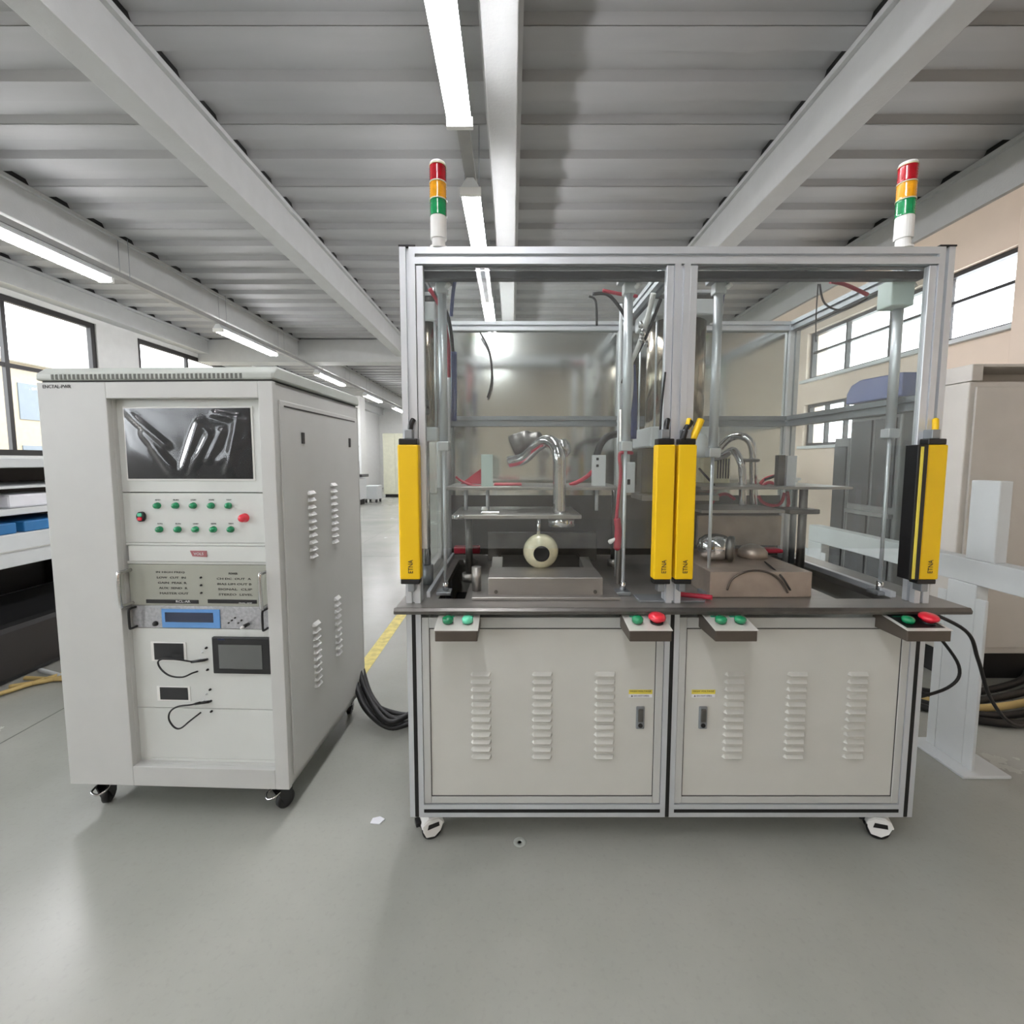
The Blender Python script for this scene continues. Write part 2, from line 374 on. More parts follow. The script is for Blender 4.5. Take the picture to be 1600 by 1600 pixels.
# ---------------------------------------------------------------- fluorescent rows
def lamp_fix(x, y0, z, L, lab, grp):
    e = empty('tube_light', (x, y0, z), lab, 'ceiling light', grp)
    b = B(); b.prism([(x-.06, z+.03), (x-.05, z+.05), (x-.022, z+.091), (x+.022, z+.091), (x+.05, z+.05), (x+.06, z+.03)], 'y', y0, y0+L)
    build(b, 'housing', M['whitem'], e)
    for s_ in (-1, 1):
        build(B().cyl((x+s_*.042, y0+.03, z+.006), (x+s_*.042, y0+L-.03, z+.006), .02, 10), 'tube', M['tube'], e)
    for yy in (y0, y0+L-.03): build(B().box(x-.07, x+.07, yy, yy+.03, z-.015, z+.035), 'end_cap', M['white'], e, .003)
    return e
def row(x, z, spans, side):
    e = empty('light_trunking', (x, YB, z), 'long grey metal trunking carrying the %s row of tube lights' % side, 'trunking')
    build(B().box(x-.035, x+.035, YB+.1, YF-.1, z+.092, z+.14), 'channel', M['trunk'], e)
    y = YB+.6
    while y < YF:
        for s_ in (-.05, .05):
            build(B().cyl((x+s_, y, z+.1), (x+s_, y, 3.5), .003, 6), 'hanger', M['alud'], e)
        y += 1.62
    for i, (y0, L, lab) in enumerate(spans): lamp_fix(x, y0, z, L, lab, 'tube lights of the '+side+' row')
LM = 1.47
ord_c = ['nearest tube light of the central row, cut by the top of the photo',
         'second tube light of the central ceiling row, ending at the machine top rail',
         'third tube light of the central row, seen through the machine door']
sp = []
for k in range(-3, 9):
    y0 = 1.13+k*2.06
    if k < 0: lab = 'twin tube lamp of the central row, %s behind the viewpoint' % ('nearest', 'second', 'third')[-k-1]
    elif k < 3: lab = ord_c[k]
    else: lab = 'small distant twin lamp of the central row, %s from the camera' % ['second','third','fourth','fifth','sixth','seventh','eighth','ninth','tenth','eleventh'][k-1]
    sp.append((y0, LM, lab))
row(-.275, 3.0, sp, 'central')
sp = []
LL = [(-6.2, 1), (-2.9, 1), (.2, 1), (3.22, 1), (6.43, 1), (9.6, 1), (12.7, 1), (15.7, 1), (18.4, 1)]
for k, (y0, _) in enumerate(LL):
    lab = {3: 'nearest lit tube light of the left row, at the left edge above the windows', 0: 'rearmost twin lamp of the left row, far behind the viewpoint', 1: 'twin lamp of the left row behind the viewpoint', 2: 'twin lamp of the left row beside the viewpoint, outside the photo', 6: 'fourth lit tube lamp of the left row, seen past the cabinet', 7: 'fifth lit tube lamp of the left row, beside the machine post', 4: 'second lit tube light of the left row, above the grey control cabinet',
           5: 'third lit tube light of the left row, smaller, past the control cabinet top'}.get(k, 'farthest twin lamp of the left row')
    sp.append((y0, 1.5, lab))
row(-4.0, 3.0, sp, 'left')
# ================================================================ CONTROL CABINET (local frame)
YAW = R(-2.2)
CO = Vector((-1.152, 1.505, 0))    # centre of the front face on the floor
cab = empty('control_cabinet', CO, 'tall light grey control cabinet on black castors with a screen and green buttons', 'cabinet', rz=YAW)
CW, CDp, Z0, Z1 = .39, .74, .115, 1.492
ex = Vector((math.cos(YAW), math.sin(YAW), 0)); ey = Vector((-math.sin(YAW), math.cos(YAW), 0))
def CF(px, py, dep=0.):
    """photo pixel -> local (x, z) on the plane at depth dep behind the cabinet front"""
    d = Vector(ray(px, py)); o = CO+ey*dep; t = (o-Vector((0, 0, H))).dot(ey)/d.dot(ey)
    p = Vector((0, 0, H))+d*t; return ((p-CO).dot(ex), p.z)
ox0, ox1, oz0, oz1 = -.16, .342, .185, 1.44     # rack opening
b = B()
b.box(-CW, ox0, 0, .02, Z0, Z1); b.box(ox1, CW, 0, .02, Z0, Z1); b.box(ox0, ox1, 0, .02, Z0, oz0); b.box(ox0, ox1, 0, .02, oz1, Z1)
b.box(-CW, -CW+.012, .02, CDp, Z0, Z1); b.box(CW-.02, CW-.003, .02, CDp-.02, Z0, Z1); b.box(-CW, CW-.003, CDp-.012, CDp, Z0, Z1)
b.box(-CW, CW-.003, .02, CDp, Z0, Z0+.012); b.box(-CW, CW-.003, .02, CDp, Z1-.012, Z1)
b.box(ox0-.012, ox0, .02, .12, oz0-.01, oz1+.01); b.box(ox1, ox1+.012, .02, .12, oz0-.01, oz1+.01); b.box(ox0, ox1, .02, .12, oz1, oz1+.01); b.box(ox0, ox1, .02, .12, oz0-.01, oz0)
build(b, 'body', M['cab'], cab, .002, local=True)
sd = build(B().box(CW-.003, CW+.003, .035, CDp-.03, Z0+.03, Z1-.055), 'side_panel', M['cab'], cab, .002, local=True)
build(B().box(CW+.003, CW+.0042, .06, CDp-.06, Z1-.075, Z1-.07), 'reveal', M['ink'], sd, local=True)
for y in (.17, .6): build(B().box(CW+.003, CW+.006, y, y+.02, 1.30, 1.34), 'lock', M['black'], sd, .001, local=True)
def louver(axis):
    # small pressed hood: proud at its lower lip, fading upward; local, centred on its back plane
    w2, h2, d = .04, .008, .009
    pr = [(-.0062, 0), (-.0068, .0125), (-.004, .0135), (.0075, 0)]
    vs = []
    for x, k in ((-w2, 0.15), (-w2+.008, 1), (w2-.008, 1), (w2, .15)):
        for z, q in pr: vs.append((x, -q*k, z))
    fs = []
    for i in range(3):
        for j in range(3): fs.append((i*4+j, (i+1)*4+j, (i+1)*4+j+1, i*4+j+1))
    fs += [(0, 1, 2, 3), (15, 14, 13, 12), (0, 3, 15, 12)]
    if axis == 'x': vs = [(-q, x*.62, z) for x, q, z in vs]
    return B().add(vs, fs)
lv = None
for (yc, zt, n_) in ((.225, 1.12, 10), (.42, 1.14, 10), (.225, .62, 10), (.42, .66, 10)):
    for k in range(n_):
        l_ = (CW+.0025, yc, zt-k*.0265)
        if lv is None: lv = build(louver('x'), 'louver', M['cab'], sd, local=True); lv.location = l_
        else: copyof(lv, sd, l_)
# lid with vent slots
lid = build(B().prism([(.0, Z1+.006), (.0, Z1+.028), (.03, Z1+.05), (CDp-.02, Z1+.05), (CDp+.0, Z1+.03), (CDp, Z1+.006)], 'x', -CW-.003, CW+.003), 'lid', M['lidm'], cab, .006, local=True)
build(B().box(-CW+.01, CW-.01, .01, CDp-.01, Z1, Z1+.006), 'reveal', M['ink'], cab, local=True)
vs0 = None
for k in range(44):
    x = -.335+k*.0145
    if vs0 is None: vs0 = build(B().box(-.0035, .0035, -.0012, .002, -.008, .008), 'vent_slot', M['seam'], lid, local=True); vs0.location = (x, 0, Z1+.017)
    else: copyof(vs0, lid, (x, 0, Z1+.017))
text('ENCTAL-PWR', 'lettering', M['ink'], cab, .095, .011, (CF(89, 604)[0], -.0006, CF(89, 604)[1]), (R(90), 0, 0))
RD = .035     # rack face depth
# rack panels, local coordinates; z bands
def panel(name, x0, x1, z0, z1, m, d0=RD, th=.02, bev=.0015, label=None): return build(B().box(x0, x1, d0, d0+th, z0, z1), name, m, cab, bev, local=True, label=label)
def cz(py): return CF(310, py, RD)[1]
zz = {k: cz(k) for k in (635, 770, 848, 853, 877, 882, 947, 982, 985, 1107, 1110, 1185)}
# monitor panel
mp_ = panel('monitor_panel', ox0, ox1, zz[770]+.002, oz1, M['cabin'])
sx0, sx1, sz0, sz1 = CF(203, 748, RD)[0], CF(397, 748, RD)[0], cz(748), cz(638)
build(B().box(sx0-.006, sx1+.006, RD-.004, RD+.002, sz0-.006, sz1+.006), 'bezel', M['white'], mp_, .001, local=True)
build(B().box(sx0, sx1, RD-.006, RD, sz0, sz1), 'screen', M['mon'], mp_, local=True)
# crumpled protective film
N = 30; vs = []; fs = []
ridges = [(-.98, .95, -.35, -.05), (-.7, .3, -.15, -.95), (-.1, -.75, .2, .6), (.2, .6, .36, .25), (.36, .25, .05, -.7), (.3, -.5, .55, .35), (.6, -.9, .82, .75), (.97, .2, .5, -.5), (.1, -.4, .0, -.95), (-.55, -.1, -.25, -.95), (.45, .85, 1., .6)]
for j in range(N+1):
    for i in range(N*2+1):
        u = -1+2*i/(N*2); v = -1+2*j/N; z = 0
        for k, (a, b1, c, d1) in enumerate(ridges):
            A_ = Vector((a, b1)); D_ = Vector((c-a, d1-b1)); q = Vector((u, v))-A_; t = max(0, min(1, q.dot(D_)/D_.dot(D_))); dist = (q-D_*t).length
            z = max(z, (.0035 if k % 2 else .005)*max(0, 1-dist/.11))
        z += .0008*math.sin(5*u+3*v)+.0008
        vs.append(((sx0+sx1)/2+u*(sx1-sx0)/2, RD-.0075-max(0, z)*(1-abs(u)**8)*(1-abs(v)**8), (sz0+sz1)/2+v*(sz1-sz0)/2))
for j in range(N):
    for i in range(N*2): a = j*(N*2+1)+i; fs.append((a, a+1, a+N*2+2, a+N*2+1))
build(B().add(vs, fs, True), 'protective_film', M['film'], mp_, local=True, label='crumpled clear film over the screen')
# button panel
bp_ = panel('button_panel', ox0, ox1, zz[848], zz[770]-.001, M['cabin'])
def dome(parent, x, z, r, m, y=RD, h=.016, name='button', label=None):
    o = build(B().lathe((0, 0, 0), (0, -1, 0), [(r*1.12, 0), (r*1.12, .003), (r, .004), (r, h*.6), (r*.85, h*.85), (r*.45, h), (0, h*1.02)], 18), name, m, parent, local=True, label=label)
    o.location = (x, y, z); return o
for r_, py in ((0, 790), (1, 827)):
    for k in range(5):
        px = (247, 275.5, 303, 331, 358)[k]+(3.5*r_)
        x, z = CF(px, py, RD); dome(bp_, x, z, .0098, M['green'])
        text('AUTO RUN  LOAD  HOME  TEST'.split()[k], 'lettering', M['ink'], bp_, .018, .0045, (x, RD-.0004, z+.019), (R(90), 0, 0))
x, z = CF(383, 809, RD); dome(bp_, x, z, .0135, M['red'], h=.026, name='emergency_button')
x, z = CF(223, 807, RD)
tb = build(B().lathe((0, 0, 0), (0, -1, 0), [(.0125, 0), (.0125, .012)], 20), 'twin_button', M['blackp'], bp_, local=True, label='oval start and stop twin button'); tb.location = (x, RD, z); tb.scale = (1, 1, 1.35)
for s_, mm in ((1, M['greenl']), (-1, M['red'])):
    o = build(B().box(-.0075, .0075, -.016, -.009, .001 if s_ > 0 else -.013, .013 if s_ > 0 else -.001), 'button_face', mm, bp_, .003, local=True); o.location = (x, RD, z)
# keyboard drawer
dr = panel('drawer', ox0+.012, ox1-.008, zz[877], zz[853], M['cabin'], RD-.006, .03, .002)
x, z = CF(310, 865, RD-.006)
bd = build(B().prism([(x-.027, z+.010), (x+.03, z+.010), (x+.03, z-.011), (x-.019, z-.009)], 'y', RD-.0085, RD-.006), 'badge', M['badge'], dr, local=True)
text('VOLS', 'lettering', M['inkw'], dr, .034, .009, (x+.003, RD-.0095, z), (R(90), 0, 0))
panel('filler_panel', ox0, ox1, zz[853]+.001, zz[848]-.001, M['cabin']); panel('filler_panel', ox0, ox1, zz[882]+.0005, zz[877]-.001, M['cabin'])
# rack unit with grab handles
ra = panel('rack_unit', ox0+.004, ox1-.002, zz[947]+.001, zz[882]-.0005, M['amp'], RD-.002)
for (px0, px1, py, th_) in ((230, 311, 940, 10), (326, 402, 940, 10)):
    a = CF(px0, py, RD); c = CF(px1, py, RD); build(B().box(a[0], c[0], RD-.0045, RD-.002, a[1]-.004, a[1]+.0085), 'name_strip', M['blackp'], ra, local=True)
text('RCL-AR', 'lettering', M['inkw'], ra, .05, .008, (CF(288, 940, RD)[0], RD-.0052, CF(288, 940, RD)[1]+.002), (R(90), 0, 0))
text('DUAL AMP', 'lettering', M['inkw'], ra, .045, .004, (CF(385, 942, RD)[0], RD-.0052, CF(385, 942, RD)[1]+.001), (R(90), 0, 0))
rows_ = [('IN HIGH FREQ', 'POWER'), ('LOW  CUT  IN', 'CH DC  OUT  A'), ('GAIN  PEAK R', 'BIAS LIM OUT B'), ('AUX  SEND  R', 'SIGNAL  CLIP'), ('MASTER OUT', 'STEREO  LEVEL')]
for k, (ta, tb_) in enumerate(rows_):
    a = CF(267+1.5*k, 894+8.2*k, RD); c = CF(365+k, 896+8.2*k, RD)
    text(ta, 'lettering', M['ink'], ra, .1, .007, (a[0], RD-.0026, a[1]), (R(90), 0, 0)); text(tb_, 'lettering', M['ink'], ra, .03 if k == 0 else .118, .007, (c[0], RD-.0026, c[1]), (R(90), 0, 0))
for k in range(3):
    a = CF(315+k*.3, 902+12*k, RD); dome(ra, a[0], a[1], .003, M['blackp'], RD-.002, .006, 'knob')
def grab(x, za, zb, m, parent, y=RD, out=.05, r=.006):
    build(B().tube([(x, y, za), (x, y-out*.8, za), (x, y-out, za-.008 if zb < za else za), (x, y-out, zb+.008), (x, y-out*.8, zb), (x, y, zb)], r, 8, 4), 'grab_handle', m, parent, local=True)
zt_, zb_ = zz[882]-.02, zz[947]+.01
grab(ox0+.012, zt_, zb_, M['chrome'], ra); grab(ox1-.012, zt_, zb_, M['chrome'], ra)
# lcd unit
lc = panel('lcd_unit', ox0+.006, ox1-.002, zz[982]+.001, zz[947], M['ampd'], RD-.001)
a = CF(255, 980, RD); c = CF(344, 952, RD); build(B().box(a[0], c[0], RD-.004, RD-.001, a[1], c[1]), 'bezel', M['blue'], lc, .001, local=True)
a = CF(260, 971, RD); c = CF(334, 957, RD); build(B().box(a[0], c[0], RD-.005, RD-.003, a[1], c[1]), 'display', M['lcd'], lc, local=True)
for k in range(5):
    a = CF(358+5*k, 973-4*(k % 3), RD); dome(lc, a[0], a[1], .0025, M['ink'], RD-.001, .004, 'knob')
a = CF(244, 974, RD); dome(lc, a[0], a[1], .008, M['blackp'], RD-.001, .01, 'knob')
a = CF(388, 975, RD); dome(lc, a[0], a[1], .005, M['white'], RD-.03, .012, 'knob'); build(B().cyl((a[0], RD, a[1]), (a[0], RD-.03, a[1]), .006), 'shaft', M['blackp'], lc, local=True)
grab(ox0+.02, zz[947]-.005, zz[982]+.006, M['blackp'], lc, RD, .03, .004); grab(ox1-.022, zz[947]-.006, zz[982]+.006, M['blackp'], lc, RD, .03, .004)
# lower panels
pl_ = panel('meter_panel', ox0, ox1, zz[1107]+.001, zz[982]-.001, M['cabin'])
pb_ = panel('blank_panel', ox0, ox1, zz[1185], zz[1107]-.001, M['cabin'])
panel('blank_panel', ox0, ox1, oz0, zz[1185]-.001, M['cabin'])
for (x0, y0, x1, y1, hx, hy) in ((243, 1030, 287, 1005, 325, 1046), (252, 1092, 294, 1074, 331, 1111)):
    a = CF(x0, y0, RD); c = CF(x1, y1, RD)
    mt_ = build(B().box(a[0]-.012, c[0]+.008, RD-.0025, RD, a[1]-.006, c[1]+.004), 'meter', M['white'], pl_, .001, local=True)
    o = build(B().box(a[0], c[0], RD-.004, RD-.002, a[1], c[1]), 'display', M['blackp'], pl_, local=True)
    for (dx, dy) in ((0, 0), (-1, -16), (-2, -34), (-12, -16), (-8, -27)):
        q = CF(hx+dx, hy+dy, RD); dome(pl_, q[0], q[1], .0035 if dx > -5 else .0028, M['blackp'] if dx > -5 else M['whitem'], RD, .008, 'jack')
    q0 = CF(hx-2, hy-16, RD); q1 = CF(hx-22, hy-14, RD)
    build(B().cyl((q0[0], RD-.006, q0[1]), (q1[0], RD-.012, q1[1]), .0045), 'plug', M['blackp'], pl_, local=True)
def L3(px, py, y): x, z = CF(px, py, y); return (x, y, z)
build(B().tube([L3(300, 1034, .022), L3(280, 1031, .01), L3(258, 1029, .006), L3(247, 1034, .004), L3(252, 1046, .002), L3(266, 1056, 0), L3(285, 1058, .002), L3(300, 1052, .012), L3(309, 1049, .03)], .0028, 8), 'cable', M['black'], pl_, local=True)
build(B().tube([L3(313, 1097, .022), L3(300, 1101, .008), L3(278, 1104, .004), L3(266, 1112, .002), L3(264, 1124, 0), L3(272, 1136, 0), L3(282, 1138, .002), L3(296, 1127, .01), L3(314, 1113, .03)], .0028, 8), 'cable', M['black'], pl_, local=True)
a = CF(337, 1050, RD); c = CF(424, 995, RD)
hm = build(B().box(a[0], c[0], RD-.012, RD, a[1], c[1]), 'touch_panel', M['blackp'], cab, .003, local=True)
a2 = CF(347, 1042, RD); c2 = CF(412, 1006, RD); build(B().box(a2[0], c2[0], RD-.0135, RD-.011, a2[1], c2[1]), 'display', M['hmi'], hm, local=True)
text('TouchWin', 'lettering', M['bluec'], hm, .024, .005, (a[0]+.034, RD-.0125, c[1]-.007), (R(90), 0, 0))
# dark inside filler so gaps read dark
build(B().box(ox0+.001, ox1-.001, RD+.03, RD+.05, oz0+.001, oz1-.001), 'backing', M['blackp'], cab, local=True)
# castors
def castor(x, y, parent, whitecase=False, z=.115, rz=0., name='castor'):
    e = bpy.data.objects.new(name, None); C.objects.link(e); e.parent = parent; e.location = (x, y, 0); e.rotation_euler = (0, 0, rz)
    e.empty_display_size = .03
    k = z/.115
    if whitecase:
        build(B().box(-.03, .03, -.03, .03, z-.01, z), 'mount_plate', M['alud'], e, .001, local=True)
        build(B().cyl((0, 0, .045), (0, 0, z-.009), .014), 'swivel', M['alud'], e, local=True)
        for s_ in (-1, 1):
            build(B().lathe((s_*.012, .0, .033), (s_, 0, 0), [(.033, 0), (.033, .014), (.028, .018), (.0, .018)], 22), 'wheel', M['black'], e, local=True)
        prof = [(-.036, .048), (-.03, .066), (-.012, .08), (.014, .08), (.032, .068), (.04, .05), (.034, .046), (.022, .062), (0, .068), (-.02, .062), (-.031, .046)]
        build(B().prism(prof, 'x', -.0335, .0335), 'fork_cover', M['white'], e, .003, local=True)
        build(B().prism([(-.022, .018), (-.032, .04), (-.034, .06), (-.012, .074), (.02, .074), (.036, .056), (.026, .03), (.006, .014)], 'x', -.036, -.0315), 'side_guard', M['white'], e, .002, local=True)
        build(B().prism([(-.022, .018), (-.032, .04), (-.034, .06), (-.012, .074), (.02, .074), (.036, .056), (.026, .03), (.006, .014)], 'x', .0315, .036), 'side_guard', M['white'], e, .002, local=True)
        for s_ in (-1, 1): build(B().prism([(-.018, .044), (-.014, .060), (.02, .062), (.022, .048)], 'x', s_*.0362-.0006, s_*.0362+.0006), 'slot', M['black'], e, local=True)
        build(B().box(-.014, .014, -.05, -.032, .045, .062), 'brake_pedal', M['blackp'], e, .003, local=True)
    else:
        build(B().box(-.035, .035, -.035, .035, z-.008, z), 'mount_plate', M['blackp'], e, .001, local=True)
        build(B().cyl((0, 0, z-.03), (0, 0, z-.008), .022), 'swivel', M['blackp'], e, local=True)
        build(B().prism([(-.03, z-.03), (.03, z-.03), (.022, .03), (-.002, .024)], 'x', -.019, -.015).prism([(-.03, z-.03), (.03, z-.03), (.022, .03), (-.002, .024)], 'x', .015, .019), 'fork', M['blackp'], e, local=True)
        build(B().lathe((-.012, .01, .032), (1, 0, 0), [(.025, 0), (.032, .004), (.032, .02), (.025, .024)], 22), 'wheel', M['black'], e, local=True)
        build(B().tube([(-.02, -.02, z-.034), (-.022, -.045, z-.038), (0, -.055, z-.045), (.022, -.045, z-.038), (.02, -.02, z-.034)], .004, 6, 4), 'brake_lever', M['chrome'], e, local=True)
    return e
for (x, y, a) in ((-.32, .06, .3), (.33, .06, -.5), (-.32, CDp-.07, .1), (.33, CDp-.07, .2)): castor(x, y, cab, z=Z0, rz=a)
# ================================================================ TEST MACHINE
D = 1.39; ML, MR, MC = -.327, 1.285, .497; PW = .045; TOP = 1.857; BOT = .098; BK = 2.15; WT = .80
mc = empty('test_machine', ((ML+MR)/2, D, 0), 'large two-station test machine with aluminium frame, steel worktop, yellow light curtains and two louvred doors', 'machine')
def mb(b, name, m, bevel=0., parent=None, label=None): return build(b, name, m, parent or mc, bevel, label=label)
y0, y1 = D, D+PW
# posts
for x0 in (ML, MC-PW/2, MR-PW):
    ztop = TOP if x0 != MC-PW/2 else TOP-.048
    for (za, zb) in ((BOT, WT-.03), (WT+.001, ztop)):
        p_ = mb(B().profile('z', x0, x0+PW, y0, y1, za, zb), 'post', M['alu'])
        if zb < 1: mb(B().box(x0+PW/2-.006, x0+PW/2+.006, y0-.0008, y0+.004, za+.002, zb-.002), 'groove_seal', M['black'], parent=p_)
    for (za, zb) in ((BOT, WT-.03), (WT+.001, TOP if x0 != MC-PW/2 else TOP-.0401)):
        mb(B().profile('z', x0, x0+PW, BK-PW, BK, za, zb), 'post', M['alu'])
for x0 in (ML, MR-PW):
    mb(B().box(x0-.002, x0+PW+.002, y0-.002, y1+.002, TOP, TOP+.005), 'post_cap', M['blackp'], .001)
# rails across
mb(B().profile('x', y0, y1, TOP-.048, TOP, ML+PW, MR-PW), 'top_rail', M['alu'])
mb(B().profile('x', BK-PW, BK, TOP-.04, TOP, ML+PW, MR-PW), 'top_rail', M['alu'])
r_ = mb(B().profile('x', y0, y1, BOT, BOT+.042, ML+PW, MC-PW/2), 'bottom_rail', M['alu']); mb(B().box(ML+PW, MC-PW/2, y0-.0008, y0+.004, BOT+.016, BOT+.027), 'groove_seal', M['black'], parent=r_)
r_ = mb(B().profile('x', y0, y1, BOT, BOT+.042, MC+PW/2, MR-PW), 'bottom_rail', M['alu']); mb(B().box(MC+PW/2, MR-PW, y0-.0008, y0+.004, BOT+.016, BOT+.027), 'groove_seal', M['black'], parent=r_)
mb(B().profile('x', BK-PW, BK, BOT, BOT+.042, ML+PW, MR-PW), 'bottom_rail', M['alu'])
for (x0) in (ML, MR-PW):
    mb(B().profile('y', x0, x0+PW, TOP-.042, TOP, y1, BK-PW), 'side_rail', M['alud'])
    mb(B().profile('y', x0, x0+PW, 1.395, 1.44, y1, BK-PW), 'side_rail', M['alud'])
    mb(B().profile('y', x0, x0+PW, BOT, BOT+.042, y1, BK-PW), 'side_rail', M['alu'])
    mb(B().box(x0+.012, x0+.016, y1, BK-PW, BOT+.042, WT-.03), 'side_sheet', M['door'])
    mb(B().box(x0+.02, x0+.025, y1, BK-PW, WT+.001, 1.395), 'side_window', M['acr']); mb(B().box(x0+.02, x0+.025, y1, BK-PW, 1.44, TOP-.042), 'side_window', M['acr'])
mb(B().profile('y', MC-PW/2, MC+PW/2, TOP-.042, TOP, y1, BK-PW), 'centre_rail', M['alud'])
mb(B().profile('x', BK-PW, BK, 1.395, 1.44, ML+PW, MC-PW/2), 'back_rail', M['alud']); mb(B().profile('x', BK-PW, BK, 1.395, 1.44, MC+PW/2, MR-PW), 'back_rail', M['alud'])
# back sheets
for (xa, xb) in ((ML+PW, MC-PW/2), (MC+PW/2, MR-PW)):
    mb(B().box(xa, xb, BK-.024, BK-.02, 1.44, TOP-.04), 'back_sheet', M['back'], label='brushed stainless back sheet')
    mb(B().box(xa, xb, BK-.024, BK-.02, 1.08, 1.395), 'back_sheet', M['back'])
    mb(B().box(xa, xb, BK-.026, BK-.02, WT+.001, 1.08), 'back_sheet', M['backd'], label='dark lower back sheet')
    mb(B().box(xa, xb, BK-.02, BK-.016, BOT+.042, WT-.03), 'back_sheet', M['door'])
mb(B().box(ML+PW, MR-PW, y1, BK-PW, BOT+.005, BOT+.012), 'bottom_sheet', M['door'])
# worktop with side pockets: frame of plates around openings
WX0, WX1, WY0, WY1 = -.35, 1.372, 1.352, 2.17
zt = WT; th_ = .022
pk = [(-.235, -.15, 1.44, 2.02), (1.035, 1.212, 1.44, 2.02)]
b = B(); xs = [WX0, pk[0][0], pk[0][1], pk[1][0], pk[1][1], WX1]
for i in range(5):
    if i in (1, 3):
        b.box(xs[i], xs[i+1], WY0, 1.44, zt-th_, zt); b.box(xs[i], xs[i+1], 2.02, WY1, zt-th_, zt)
    else: b.box(xs[i], xs[i+1], WY0, WY1, zt-th_, zt)
me_b = mb(b, 'worktop', M['steel'])
for (xa, xb, ya, yb) in pk:
    mb(B().box(xa-.01, xb+.01, ya-.01, yb+.01, zt-.16, zt-.15), 'pocket_tray', M['black'])
# rounded lip on worktop front and right edge
mb(B().prism([(WY0, zt-.022), (WY0-.009, zt-.018), (WY0-.010, zt-.009), (WY0-.004, zt-.001), (WY0, zt)], 'x', WX0-.004, WX1+.004), 'worktop_lip', M['steeld'], .001)
# side angle strips
mb(B().box(1.215, 1.235, 1.45, 2.08, zt+.0005, zt+.02), 'edge_bar', M['alu'], .002); mb(B().box(-.275, -.262, 1.45, 2.08, zt+.0005, zt+.02), 'edge_bar', M['alu'], .002)
# lower doors
def mdoor(x0, x1, latch_right, lab):
    z0_, z1_ = BOT+.045, WT-.045
    fr_w = .024
    d = mb(B().box(x0+fr_w, x1-fr_w, y0+.006, y0+.016, z0_+fr_w, z1_-fr_w-.012), 'door', M['door'], .001, label=lab)
    b = B(); b.profile('z', x0+.001, x0+fr_w, y0+.002, y0+.03, z0_, z1_, gx=[], gy=[]).profile('z', x1-fr_w, x1-.001, y0+.002, y0+.03, z0_, z1_, gx=[], gy=[])
    b.box(x0+fr_w, x1-fr_w, y0+.002, y0+.03, z0_, z0_+fr_w-.002); b.box(x0+fr_w, x1-fr_w, y0+.002, y0+.03, z1_-fr_w-.01, z1_)
    mb(b, 'door_frame', M['frame'], .002, parent=d)
    # thin shadow gap round the panel, drawn as dark strips
    b = B(); g_ = .002
    b.box(x0+fr_w, x0+fr_w+g_, y0+.0045, y0+.007, z0_+fr_w, z1_-fr_w-.012); b.box(x1-fr_w-g_, x1-fr_w, y0+.0045, y0+.007, z0_+fr_w, z1_-fr_w-.012)
    b.box(x0+fr_w, x1-fr_w, y0+.0045, y0+.007, z1_-fr_w-.0135, z1_-fr_w-.0115); b.box(x0+fr_w, x1-fr_w, y0+.0045, y0+.007, z0_+fr_w-.001, z0_+fr_w+.001)
    mb(b, 'door_shadow_gap', M['ink'], parent=d)
    return d
dA = mdoor(ML+PW, MC-PW/2, True, None); dB = mdoor(MC+PW/2, MR-PW, False, None)
lv = None; dorg = origin(dA)
for door_, cols in ((dA, (743, 845, 946)), (dB, (1163, 1263, 1359))):
    for px in cols:
        for k in range(12):
            cx_ = AY(px, 1053, D).x if False else None
            # column x taken at mid height so it stays plumb
            if px == 743: xx = -.098
            elif px == 845: xx = .0945
            elif px == 946: xx = .292
            elif px == 1163: xx = .70
            elif px == 1263: xx = .895
            else: xx = 1.085
            zk = .5735-k*.02465; L_ = Vector((xx, y0+.0062, zk))-dorg
            if lv is None: lv = build(louver('z'), 'louver', M['door'], door_, local=True); lv.scale = (.80, 1, .74); lv.location = L_
            else: copyof(lv, door_, L_)
for door_, px in ((dA, 1000), (dB, 1101)):
    p = AY(px, 1122, D); xx = .405 if px < 1050 else .603
    build(B().box(xx-.0135, xx+.0135, y0-.001, y0+.0065, p.z-.037, p.z+.037), 'latch', M['alud'], door_, .005)
    build(B().box(xx-.008, xx+.008, y0-.005, y0, p.z-.012, p.z+.03), 'latch_handle', M['steeld'], door_, .003)
    build(B().cyl((xx, y0-.003, p.z-.024), (xx, y0+.001, p.z-.024), .007), 'keyhole', M['blackp'], door_)
    zz_ = p.z+.079
    build(B().box(xx-.037, xx+.037, y0+.005, y0+.0064, zz_-.003, zz_+.011), 'warning_label', M['sticker'], door_)
    build(B().box(xx-.037, xx+.037, y0+.005, y0+.0064, zz_-.014, zz_-.003), 'warning_label', M['paper'], door_)
    lo = origin(door_)
    text('HIGH VOLTAGE', 'lettering', M['ink'], door_, .066, .005, (xx-lo.x, y0+.0048-lo.y, zz_+.0065), (R(90), 0, 0))
    text('\u25B2 DO NOT OPEN', 'lettering', M['ink'], door_, .056, .006, (xx-lo.x-.002, y0+.0048-lo.y, zz_-.0085), (R(90), 0, 0))
# castors
for (x, y, a) in ((-.272, 1.44, -1.15), (1.212, 1.44, -1.95), (-.275, 2.08, .2), (1.215, 2.08, -.2)):
    castor(x-(ML+MR)/2, y-D, mc, True, BOT, a)
